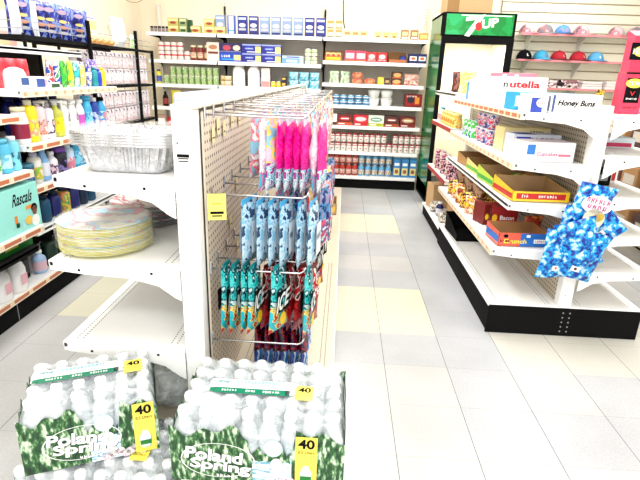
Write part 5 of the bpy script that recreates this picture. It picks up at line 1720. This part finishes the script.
# fixture beyond, on the far right
FX = empty('wire_display_rack', (0, 0, 0))
tag(FX, 'black wire display rack beyond the right gondola, holding cardboard boxes', 'display rack')
for x in (2.30, 2.95):
    for y in (3.0, 4.6):
        MB().tube([(x, y, 0), (x, y, 1.15)], .012, BLACK, 8).build('post', FX)
for z_ in (.16, .50, .84):
    b = MB()
    for x in (2.30, 2.95):
        b.tube([(x, 3.0, z_), (x, 4.6, z_)], .008, BLACK, 6)
    for j in range(17):
        b.tube([(2.30, 3.0 + j * .1, z_), (2.95, 3.0 + j * .1, z_)], .004, BLACK, 4)
    b.build('wire_shelf', FX)
n = 0
for z_, nm_ in ((.17, 'bottom'), (.51, 'middle'), (.85, 'top')):
    for j in range(5):
        m = (CARD, S((.35, .22, .2)), S((.66, .62, .56)), S((.12, .05, .05)))[(j + int(z_ * 10)) % 4]
        mn = ('brown', 'mauve', 'pale grey', 'dark maroon')[(j + int(z_ * 10)) % 4]
        place(carton('shipping_box', .30, .22, .20, m, side=[('q', .5, .5, .7, .4, S((.6, .55, .5)))]), (2.52, 3.15 + j * .31, z_), 0, '%s box, %s from near on the %s shelf of the black rack' % (mn, ORD[j], nm_), 'box', 'boxes on the far black rack')
        n += 1

# ================================================================ left wall shelving stock (fronts face +X)
LX = PI / 2
L1, L2, L3, N1, N2, N3, BZ, LT = 1.216, .946, .716, 1.101, .826, .533, .152, 1.431

# base deck
pj = jug('white_jug', .105, .085, .20, W_, W_, S((.78, .50, .55)))
place(pj, (-1.755, 2.24, BZ), LX, 'white jug on the left base deck, nearer the wipes packs', 'jug', 'white jugs on the left base deck')
place(pj, (-1.755, 2.37, BZ), LX, 'white jug on the left base deck, nearer the dark bottle', 'jug', 'white jugs on the left base deck')
place(bottle('dark_bottle', .05, .22, DARK, DARK, S((.05, .05, .06)), 'tall', .5), (-1.84, 2.52, BZ), 0, 'black bottle beside the white jugs on the base deck', 'bottle')
place(bottle('blue_bottle', .04, .14, S((.45, .60, .80)), W_, S((.75, .55, .62)), 'round', .5), (-1.79, 2.63, BZ), 0, 'pale blue bottle on the base deck behind the black one', 'bottle')
wp = PR([(.80, .80, .84), (.06, .10, .42), (.78, .76, .78), (.10, .20, .5)], 16, .3, .2, seed=4)
wpp = pouch('wipes_pack', .16, .085, .10, wp, seed=120)
for i, (y, L) in enumerate(((1.72, 0), (1.90, 0), (2.08, 0), (1.90, 1), (2.09, 1))):
    place(wpp, (-1.78, y, BZ + L * .088), LX, 'white and navy wipes pack, %s from near, %s layer on the base' % (ORD[i % 3], ('lower', 'upper')[L]), 'wipes pack', 'wipes packs on the base deck')
db_ = carton('detergent_box', .13, .10, .10, S((.70, .72, .82)), [('q', .5, .5, .7, .5, NAVY)])
place(db_, (-1.80, 1.55, BZ), LX, 'white and navy detergent box at the near end of base', 'box')

# nappy box on the near third shelf
nx_ = carton('nappy_box', .42, .34, .232, MINT, [('t', .69, .74, .36, .26, INK, 'Rascals', .35, .02), ('q', .08, .74, .13, .26, S((.72, .62, .12))),
                                               ('q', .78, .50, .12, .08, S((.75, .35, .08))), ('q', .52, .33, .05, .16, S((.75, .30, .05))), ('q', .535, .20, .06, .10, DGREEN), ('q', .64, .16, .05, .12, S((.45, .75, .8))), ('o', .74, .22, .13, .20, S((.80, .58, .15)))], .004,
             top=[('q', .5, .5, .9, .02, TEAL)])
place(nx_, (-1.588 - .17, 2.205, N3), LX, 'large mint green nappy box with black lettering', 'box')
kid = MB()
kid.at((-1.5865, 2.362, N3 + .012), (0, 0, LX))
kid.oval((0, 0, .03), R_, U_, .080, .075, S((.84, .84, .82))).oval((0, -.0004, .095), R_, U_, .048, .060, S((.20, .08, .04))).oval((0, -.0002, .112), R_, U_, .062, .055, INK).oval((.0, -.0008, .085), R_, U_, .036, .036, S((.28, .12, .06)))
kid.v = [(x, 2.362 + (y - 2.362) * .82, N3 + .012 + (z_ - N3 - .012) * .82) for x, y, z_ in kid.v]
for sx in ():
    kid.oval((sx, -.0012, .092), R_, U_, .005, .004, INK)
kd = kid.build('printed_picture', nx_)
kd.matrix_parent_inverse = (Matrix.Translation((-1.588 - .17, 2.205, N3)) @ Matrix.Rotation(LX, 4, 'Z')).inverted()
place(carton('nappy_box', .34, .28, .092, GREEN, [('q', .5, .5, .3, .5, S((.6, .6, .1)))]), (-1.80, 2.245, BZ + .20 + .0 if False else .4155), LX, 'bright green pack on the ledge under the mint nappy box', 'pack')

# ledge that carries the green pack
run_shelf(LG, -1.62, -2.10, 0.36, 2.40, .415, None, slot=False, bracket=False, mat=S((.03, .03, .03)))

# near second shelf: pale blue toiletry bottles
tb_ = [bottle('lotion_bottle', .036, .150, S((.76, .80, .74)), SKY, PR([(.75, .80, .7), (.2, .5, .15)], 20, seed=1), 'round', .6),
       bottle('lotion_bottle', .038, .165, S((.12, .50, .68)), S((.20, .58, .74)), PR([(.2, .55, .7), (.5, .75, .82)], 24, seed=2), 'tall', .7),
       bottle('lotion_bottle', .034, .170, S((.25, .62, .72)), W_, PR([(.3, .65, .72), (.05, .2, .3)], 20, seed=3), 'tall', .6)]
for i, (y, k, lb) in enumerate(((2.13, 1, 'sky blue'), (2.215, 0, 'white and green'), (2.295, 1, 'sky blue'), (2.37, 2, 'light aqua'), (2.05, 0, 'white and green'), (1.97, 2, 'light aqua'), (1.89, 1, 'sky blue'))):
    place(tb_[k], (-1.66, y, N2), LX, '%s lotion bottle on the near middle shelf, %s' % (lb, ('beside the nappy box corner', 'between two sky blue bottles', 'second from the shelf corner', 'at the shelf corner', 'behind the sky blue bottle', 'near the camera side', 'nearest the camera side')[i]), 'bottle', 'lotion bottles')
for i, y in enumerate((2.10, 2.20, 2.30)):
    place(tb_[1 if i != 1 else 2], (-1.76, y, N2), LX, 'blue lotion bottle in the back row, %s from near, near middle shelf' % ORD[i], 'bottle', 'lotion bottles')
# near top shelf: grey and maroon bottles
gb_ = bottle('shampoo_bottle', .036, .19, S((.30, .28, .30)), S((.70, .70, .70)), PR([(.5, .45, .5), (.2, .1, .1)], 20, seed=5), 'tall', .5)
for i, y in enumerate((1.98, 2.08, 2.18, 2.28)):
    place(gb_, (-1.68, y, N1), LX, 'grey shampoo bottle, %s from near on the near upper shelf' % ORD[i], 'bottle', 'grey shampoo bottles')
hk_ = pouch('refill_bag', .10, .15, .04, PR([(.78, .80, .82), (.08, .15, .35)], 18, seed=6), seed=125)
for i, y in enumerate((2.02, 2.14, 2.27)):
    place(hk_, (-1.80, y, N1), LX, 'white and navy refill bag, %s behind the grey shampoo bottles' % ORD[i], 'bag', 'refill bags')

# far second shelf: bottles from near to far
bt_specs = [
    ('spray_can', 2.47, bottle('lotion_bottle', .042, .185, S((.80, .78, .76)), S((.80, .74, .5)), S((.35, .02, .08)), 'round', .75, neck=.88), 'white bottle with maroon label at the shelf section joint'),
    ('b', 2.555, bottle('lotion_bottle', .040, .215, S((.85, .68, .02)), S((.72, .70, .62)), PR([(.85, .72, .05), (.8, .4, .3), (.84, .78, .3)], 16, seed=1), 'tall', .45), 'tall yellow bottle beside the maroon-labelled bottle'),
    ('b', 2.635, bottle('spray_bottle', .036, .205, S((.80, .66, .70)), S((.62, .60, .58)), PR([(.80, .7, .75), (.6, .25, .15), (.75, .5, .5)], 16, seed=2), 'tall', .4, trigger=True), 'pinkish spray bottle with grey head beside the yellow bottle'),
    ('b', 2.715, bottle('lotion_bottle', .034, .19, S((.78, .74, .80)), S((.36, .36, .36)), PR([(.8, .78, .82), (.1, .08, .12), (.8, .5, .7)], 14, seed=3), 'tall', .5), 'lilac white bottle with grey cap left of the citrus spray'),
    ('b', 2.800, bottle('spray_bottle', .040, .200, S((.55, .56, .10)), W_, PR([(.82, .76, .03), (.65, .70, .05), (.80, .35, .05)], 14, seed=4), 'round', .4, trigger=True), 'citrus yellow spray bottle with white trigger head')]
for _, y, pr_, lb in bt_specs:
    place(pr_, (-1.665, y, L2), LX + .2, lb, 'bottle')
dv = bottle('body_wash_bottle', .043, .198, W_, W_, None, 'round', .55, sy=.7, neck=.86)
dl = MB()
dl.at((0, 0, 0), (0, 0, 0))
dl.quad((0, -.0306, .085), R_, U_, .040, .060, W_)
dl.oval((0, -.0312, .098), R_, U_, .032, .042, INK).prism([(-.008, .115), (.008, .115), (0, .138)], 'y', -.0314, -.0310, INK).oval((0, -.0318, .098), R_, U_, .020, .024, S((.6, .62, .75)))
dl.quad((0, -.0312, .055), R_, U_, .038, .018, S((.55, .72, .60)))
dl.build('label', dv)
dv2 = bottle('body_wash_bottle', .043, .198, W_, W_, S((.62, .15, .55)), 'round', .55, sy=.7, neck=.86)
for i, y in enumerate((2.885, 2.975)):
    place(dv, (-1.665, y, L2), LX + .25, 'white body wash bottle with drop emblem, %s of the pair' % ('nearer' if i == 0 else 'farther'), 'bottle', 'white body wash bottles')
place(dv2, (-1.665, 3.06, L2), LX + .25, 'white body wash bottle with purple label', 'bottle', 'white body wash bottles')
for i, y in enumerate((2.86, 2.96, 3.05)):
    place(dv, (-1.765, y, L2), LX + .25, 'white body wash bottle in the back row, %s from near' % ORD[i], 'bottle', 'white body wash bottles')
bw_ = [bottle('body_wash_bottle', .045, .215, S((.08, .48, .72)), S((.10, .5, .75)), PR([(.65, .78, .85), (.1, .4, .7), (.3, .7, .85)], 16, seed=7), 'round', .6, sy=.7, neck=.88),
       bottle('body_wash_bottle', .036, .20, S((.02, .08, .42)), W_, PR([(.03, .1, .45), (.55, .62, .80)], 18, seed=8), 'tall', .5, sy=.8),
       bottle('body_wash_bottle', .042, .20, S((.06, .45, .75)), INK, PR([(.65, .78, .85), (.05, .35, .7), (.75, .3, .35)], 18, seed=9), 'round', .5, sy=.7, neck=.86)]
for y, k, lb in ((3.155, 0, 'sky blue body wash bottle right of the purple-labelled one'), (3.25, 1, 'deep blue bottle with white cap before the dark-capped one'), (3.345, 2, 'bright blue bottle with dark cap near the rack')):
    place(bw_[k], (-1.665, y, L2), LX + .2, lb, 'bottle')
navyb = bottle('body_wash_bottle', .042, .21, S((.01, .02, .25)), NAVY, None, 'tall', .5, sy=.8)
for i, y in enumerate((2.75, 2.86, 2.97, 3.08, 3.19)):
    place(navyb, (-1.90, y, L2), LX, 'navy bottle in the deep back row, %s from near' % ORD[i], 'bottle', 'navy bottles in the back row')

# far third shelf
sp3 = [(2.50, bottle('jar_bottle', .040, .120, S((.02, .05, .14)), S((.08, .25, .35)), PR([(.02, .05, .15), (.2, .3, .55)], 20, seed=1), 'round', .9, neck=.8, cap_h=.2), 'dark navy jar with teal lid on the lower far shelf'),
       (2.575, bottle('lotion_bottle', .036, .165, S((.78, .76, .70)), S((.70, .66, .80)), PR([(.82, .78, .7), (.80, .62, .1), (.35, .6, .1)], 16, seed=2), 'tall', .5), 'cream bottle with yellow and green print, lower far shelf'),
       (2.655, bottle('lotion_bottle', .032, .185, S((.30, .52, .78)), S((.42, .62, .82)), S((.75, .78, .85)), 'waist', .5), 'slim periwinkle blue bottle on the lower far shelf'),
       (2.735, bottle('lotion_bottle', .034, .150, S((.80, .78, .80)), W_, PR([(.8, .8, .8), (.2, .1, .2), (.8, .6, .7)], 20, seed=4), 'round', .5), 'white bottle with grey print, lower far shelf'),
       (2.82, bottle('jar_bottle', .042, .165, S((.02, .015, .04)), S((.25, .10, .45)), PR([(.03, .02, .06), (.3, .25, .5)], 20, seed=5), 'tall', .8, cap_h=.25), 'black bottle with purple cap on the lower far shelf'),
       (2.91, bottle('lotion_bottle', .038, .17, S((.55, .68, .80)), W_, PR([(.8, .75, .78), (.75, .3, .4)], 16, seed=6), 'tall', .5), 'pale blue bottle with red print, lower far shelf')]
for y, pr_, lb in sp3:
    place(pr_, (-1.69, y, L3), LX + .2, lb, 'bottle')
for i, (y, k) in enumerate(((3.01, 0), (3.11, 2), (3.21, 1), (3.31, 0))):
    place(bw_[k], (-1.69, y, L3), LX, 'blue bottle on the lower far shelf behind the pans, %s' % ORD[i], 'bottle')
# dark packs between base and lower far shelf
dk_ = [S((.01, .04, .10)), S((.01, .12, .22)), S((.02, .03, .20)), PR([(.78, .60, .08), (.10, .45, .2), (.75, .3, .1)], 20, seed=3)]
dkn = ['dark navy', 'dark teal', 'deep blue', 'yellow and green']
run_shelf(LG, -1.66, -2.10, 2.47, ly1, .47, None, slot=False, bracket=False)
for i in range(7):
    k = i % 4 if i < 4 else (i + 1) % 3
    place(bottle('shampoo_bottle', .038, .155, dk_[k], dk_[0], None, 'tall', .6), (-1.72, 2.54 + i * .105, .471), LX, '%s bottle on the lowest far shelf, %s from near' % (dkn[k], ORD[i]), 'bottle')
for i in range(3):
    place(bottle('shampoo_bottle', .045, .18, S((.01, .06, .03)), DARK, None, 'tall', .6), (-1.80, 2.76 + i * .14, BZ), LX, 'dark green bottle on the far base deck, %s from near' % ORD[i], 'bottle')

# far top shelf: packs and pouches
place(pouch('wipes_pack', .20, .105, .07, PR([(.80, .45, .25), (.80, .75, .7), (.1, .25, .5)], 12, seed=2), seed=130), (-1.70, 2.22, L1 - .115 + .0 if False else N1 + .115), LX, 'orange and blue wipes pack stacked at the near end', 'wipes pack') if False else None
redp = pouch('red_pack', .10, .150, .05, PR([(.62, .05, .08), (.70, .12, .15)], 12, seed=3), seed=131)
for i in range(4):
    place(redp, (-1.80, 2.47 + i * .10, L1), LX, 'red pack in the back row of the far top shelf, %s from near' % ORD[i], 'pack', 'red packs on the far top shelf')
dome = empty('wipes_tub')
MB().lathe([(.052, 0), (.056, .01), (.056, .07), (.045, .095), (.02, .105), (.001, .107)], S((.80, .82, .82)), 16, sy=.9).build('tub_body', dome)
MB().quad((0, -.0515, .04), R_, U_, .06, .035, S((.06, .14, .35))).build('label', dome)
place(dome, (-1.67, 2.50, L1), LX, 'white domed wipes tub on the far top shelf', 'wipes tub')
wpk2 = carton('wipes_pack', .15, .08, .062, S((.80, .78, .78)), [('q', .5, .5, .5, .7, S((.05, .12, .38))), ('q', .82, .5, .15, .5, S((.75, .4, .45)))], .01)
place(wpk2, (-1.665, 2.50 + .14, L1), LX, 'white wipes pack with navy label beside the domed tub', 'wipes pack')
place(carton('wipes_pack', .10, .08, .03, S((.75, .78, .7)), [('q', .5, .5, .8, .7, DGREEN)], .004), (-1.665, 2.775, L1), LX, 'flat white and dark green pack on the far top shelf', 'wipes pack')
# stacked packs on the near top shelf
for i, (y, c_, lb) in enumerate(((1.90, S((.78, .5, .3)), 'orange and white pack'), (2.02, S((.35, .5, .7)), 'pale blue pack'))):
    pass
sp4 = [(2.80, PR([(.02, .10, .42), (.78, .70, .72), (.55, .05, .08)], 16, seed=1), 'red, white and blue'), (2.87, PR([(.02, .10, .42), (.72, .75, .8), (.08, .35, .12)], 16, seed=2), 'blue and green'),
       (2.94, PR([(.05, .45, .08), (.2, .6, .08), (.03, .3, .05)], 14, seed=3), 'green'), (3.01, PR([(.80, .72, .05), (.15, .5, .1), (.84, .78, .2)], 13, seed=4), 'yellow and green'),
       (3.08, PR([(.05, .55, .65), (.03, .35, .45), (.5, .78, .8)], 13, seed=5), 'turquoise'), (3.155, PR([(.80, .75, .2), (.55, .5, .75), (.02, .05, .4)], 14, seed=6), 'yellow and violet'),
       (3.23, PR([(.50, .45, .75), (.02, .05, .40), (.80, .75, .85)], 14, seed=7), 'violet and white')]
for i, (y, m, nm_) in enumerate(sp4):
    place(pouch('wipes_pouch', .075, .150, .035, m, seed=140 + i), (-1.665, y, L1), LX + .2, '%s upright pouch on the far top shelf' % nm_, 'pouch')
for i, (y, m, nm_, h_) in enumerate(((3.30, TEAL, 'teal', .12), (3.355, BLUE, 'blue', .11), (3.41, YEL, 'yellow', .12))):
    place(bottle('small_bottle', .024, h_, m, m, None, 'tall', .5), (-1.665, y, L1), 0, 'slim %s bottle near the far end of the top shelf' % nm_, 'bottle')

# upper ledge with white packs; wire basket of blue bags standing on it
for i in range(8):
    if i == 0:
        wl = carton('paper_pack', .13, .16, .085, S((.82, .80, .80)), [('q', .5, .2, .9, .1, S((.75, .65, .65)))], .008)
    if i > 0:
        pass
WB = empty('wire_basket', (0, 0, 0))
tag(WB, 'long black wire basket shelf over the left shelving, holding blue bags', 'wire basket')
wx0, wx1, wy0, wy1, wz = -2.08, -1.82, 2.86, 3.54, 1.486
b = MB()
for x in (wx0, wx1):
    b.box((x, (wy0 + wy1) / 2, wz), (.016, wy1 - wy0, .022), BLACK)
for y in (wy0, wy1):
    b.box(((wx0 + wx1) / 2, y, wz), (wx1 - wx0, .016, .022), BLACK)
for k in range(4):
    b.tube([(wx0, wy0 + .14 + k * .14, wz), (wx1, wy0 + .14 + k * .14, wz)], .003, BLACK, 4)
b.build('basket_floor', WB)
b = MB()
for z_ in (wz + .045, wz + .085):
    b.tube([(wx1, wy0, z_), (wx1, wy1, z_)], .0022, GREY, 4)
    b.tube([(wx0, wy0, z_), (wx1, wy0, z_)], .0022, GREY, 4)
for k in range(6):
    b.tube([(wx1, wy0 + k * .13, wz), (wx1, wy0 + k * .13, wz + .085)], .0018, GREY, 4)
b.build('basket_front', WB)
for y in (wy0, 3.20):
    MB().tube([(wx1, y, wz - .053), (wx1, y, wz + .02)], .010, BLACK, 8).build('post', WB)
BG = PR([(.003, .005, .12), (.005, .02, .26), (.01, .06, .40), (.22, .30, .55)], 15, .25, .4, seed=2)
blb = pouch('snack_bag', .16, .215, .06, BG, [('o', .5, .78, .42, .13, S((.45, .35, .45))), ('o', .5, .52, .38, .09, S((.6, .5, .2))), ('o', .5, .36, .42, .10, S((.5, .25, .15))), ('o', .5, .2, .42, .09, S((.4, .4, .45)))], 150, amp=.006)
whb = pouch('snack_bag', .07, .20, .04, S((.62, .64, .70), .3), None, 151)
seq = [(whb, 2.93, 'white'), (blb, 3.00, 'blue'), (whb, 3.09, 'white'), (blb, 3.17, 'blue'), (blb, 3.24, 'blue'), (blb, 3.31, 'blue'), (blb, 3.38, 'blue'), (blb, 3.45, 'blue'), (blb, 3.60, 'blue'), (blb, 3.68, 'blue')]
cw_ = {'white': 0, 'blue': 0}
for i, (k, y, nm_) in enumerate(seq):
    place(k, (-1.90 - .02 * (i % 2), y, wz + .012), LX - .35 - .1 * (i % 3), '%s snack bag in the wire basket, %s %s one from near' % (nm_, ORD[cw_[nm_]], nm_), 'bag', 'snack bags in the wire basket')
    cw_[nm_] += 1
oc_ = pouch('snack_bag', .12, .06, .10, PR([(.80, .45, .12), (.80, .66, .35), (.65, .12, .06)], 20, .3, .2, seed=3), seed=152)
for i in range(4):
    place(oc_, (-1.90, 3.76 + i * .10, wz + .012), LX, 'orange snack bag lying in the wire basket, %s from the blue bags' % ORD[i], 'bag', 'orange bags in the wire basket')
place(carton('tissue_box', .34, .14, .135, S((.83, .80, .62)), [('q', .5, .55, .98, .45, S((.84, .76, .30))), ('q', .5, .9, .9, .08, S((.4, .35, .6)))]), (-2.00, 3.78, wz + .012 + .065), LX, 'white and yellow tissue box behind the orange bags', 'box')
place(pouch('white_sack', .22, .24, .12, PR([(.82, .84, .82), (.80, .80, .80), (.75, .78, .75)], 8, .5, .3, seed=4), None, 153, amp=.012), (-1.93, 4.30, wz + .012), LX, 'bulky white plastic sack at the far end of wire basket', 'sack')
place(pouch('snack_bag', .10, .12, .05, PR([(.35, .62, .25), (.75, .82, .6)], 14, seed=5), None, 154), (-1.90, 4.53, wz + .012), LX, 'pale green bag behind the white sack', 'bag')

# black wire rack beyond the shelving, with white paper packs
RK = empty('wire_rack', (0, 0, 0))
tag(RK, 'tall black wire rack beyond the left shelving holding white packs', 'rack')
for x in (-2.2, -1.80):
    for y in (3.56, 4.36, 4.70):
        MB().box((x, y, .82 if y < 4.5 else .75), (.022, .022, 1.64 if y < 4.5 else 1.50), BLACK).build('post', RK)
for z_ in (1.486, 1.20, .90, .55, .2):
    b = MB()
    for x in (-2.2, -1.80):
        b.box((x, 4.13, z_), (.014, 1.14, .020), BLACK)
    for k in range(12):
        b.tube([(-2.2, 3.58 + k * .1, z_ + .006), (-1.80, 3.58 + k * .1, z_ + .006)], .003, BLACK, 4)
    b.build('wire_shelf', RK)
b = MB()
for k in range(6):
    b.tube([(-1.80, 3.62 + k * .22, .5), (-1.80, 3.62 + k * .22, 1.45)], .0022, GREY, 4)
for z_ in (1.06, 1.32, 1.42, .75, 1.53, 1.57):
    b.tube([(-1.80, 3.56, z_), (-1.80, 4.70, z_)], .0022, GREY, 4)
b.build('wire_grid', RK)
wpap = carton('paper_pack', .135, .18, .12, PR([(.80, .78, .79), (.72, .60, .66), (.82, .80, .80), (.15, .10, .14)], 16, .4, seed=3), [('q', .5, .2, .9, .08, S((.75, .5, .5))), ('q', .6, .6, .25, .3, S((.78, .68, .72)))], .012)
for zz, nm_, n_ in ((1.211, 'top', 2), (.911, 'middle', 2), (.561, 'lower', 1)):
    for i in range(7):
        for L in range(n_):
            place(wpap, (-1.92, 3.70 + i * .145, zz + L * .1215), LX, 'white paper pack on the %s rack shelf, %s from near%s' % (nm_, ORD[i], (', lower', ', upper')[L] if n_ > 1 else ''), 'paper pack', 'white paper packs on the wire rack')
mg = carton('napkin_pack', .20, .10, .09, S((.50, .04, .25)), [('q', .5, .5, .7, .4, S((.7, .3, .5)))])
purp = pouch('snack_bag', .12, .17, .05, PR([(.08, .03, .30), (.55, .5, .7), (.15, .08, .4)], 16, seed=6), None, 155)
place(purp, (-1.70, 3.56, L1 - .0) if False else (-1.73, 3.50 - .09, L1), LX, 'purple snack bag at the far end of the top shelf', 'bag')
gr_ = pouch('wipes_pouch', .13, .155, .05, PR([(.40, .68, .40), (.55, .76, .52), (.75, .82, .7)], 10, seed=8), None, 156)
place(gr_, (-1.77, 3.27, L1), LX, 'pale green pouch behind the slim bottles', 'pouch')
rdp = carton('biscuit_box', .10, .12, .06, S((.60, .08, .05)), [('q', .5, .5, .7, .5, S((.8, .55, .3)))])
for i in range(7):
    place(rdp, (-2.12, 3.68 + i * .15, 1.211 + .0) if False else (-2.08, 3.66 + i * .15, 1.211), LX, 'small red and tan box behind the paper packs, %s from near' % ORD[i], 'box', 'red and tan boxes')
for i in range(2):
    place(mg, (-1.72, 3.18 + .0, .0) if False else (-1.73, 2.62 + i * .22 + .8, L3 + .0), LX, 'magenta napkin pack on the lower far shelf, %s' % ('nearer' if i == 0 else 'farther'), 'napkin pack') if i == 0 else None

# cardboard panel and loops hanging at the top left
hp_ = empty('hanging_poster')
b = MB().box((0, 0, 0), (.30, .004, .38), S((.80, .55, .50)))
b.quad((0, -.0026, .12), R_, U_, .24, .08, S((.82, .76, .40))).quad((0, -.0026, 0), R_, U_, .22, .13, S((.82, .78, .7))).quad((0, -.0026, -.14), R_, U_, .22, .06, S((.80, .70, .45)))
b.quad((-.14, -.0026, 0), R_, U_, .02, .36, RED)
b.build('card', hp_)
MB().tube([(-.1, 0, .19), (-.1, 0, .9)], .002, DARK, 4).build('cord', hp_)
place(hp_, (-2.43, 3.45, 1.62), LX - .9, 'red-edged cardboard sign at the top left wall', 'sign')
lp = MB().tube([(.16 * math.cos(2 * PI * k / 24), 0, .16 * math.sin(2 * PI * k / 24)) for k in range(25)], .003, S((.35, .18, .12)), 5).build('wire_loop')
place(lp, (-3.0 + .45, 6.2, 2.24), .5, 'thin brown wire loop hanging high on the wall', 'wire')
cb_ = MB().tube([(0, 0, .75), (.004, 0, .5), (0, 0, .25), (.012, 0, .08), (.03, -.01, 0)], .006, INK, 6).build('cable')
place(cb_, (-.075, YB - .02, 1.90), 0, 'black cable hanging down the back wall', 'cable')

# ceiling lamps
def troffer(x, y, lb):
    g = empty('ceiling_light')
    MB().box((0, 0, .03), (.62, 1.22, .05), W_, .004).build('housing', g)
    MB().box((0, 0, .0), (.54, 1.14, .012), S((.9, .9, .88), .4, emit=2.0)).build('diffuser', g)
    place(g, (x, y, 2.945), 0, lb, 'ceiling light', 'ceiling lights')


for i, (x, y) in enumerate(((.3, 1.8), (.3, 4.6), (-1.25, 1.8), (-1.25, 4.4), (2.3, 2.4), (2.3, 4.8))):
    troffer(x, y, 'flat ceiling light panel over the %s, %s' % (('candy aisle', 'candy aisle', 'left aisle', 'left aisle', 'right side', 'right side')[i], 'near' if i % 2 == 0 else 'far'))
# anything built but never placed is dropped
for o in list(bpy.data.objects):
    if o.parent is None and o.type in {'MESH', 'EMPTY'} and 'label' not in o and o.get('kind') != 'structure':
        for ch in kids(o):
            for g in kids(ch):
                bpy.data.objects.remove(g)
            bpy.data.objects.remove(ch)
        bpy.data.objects.remove(o)
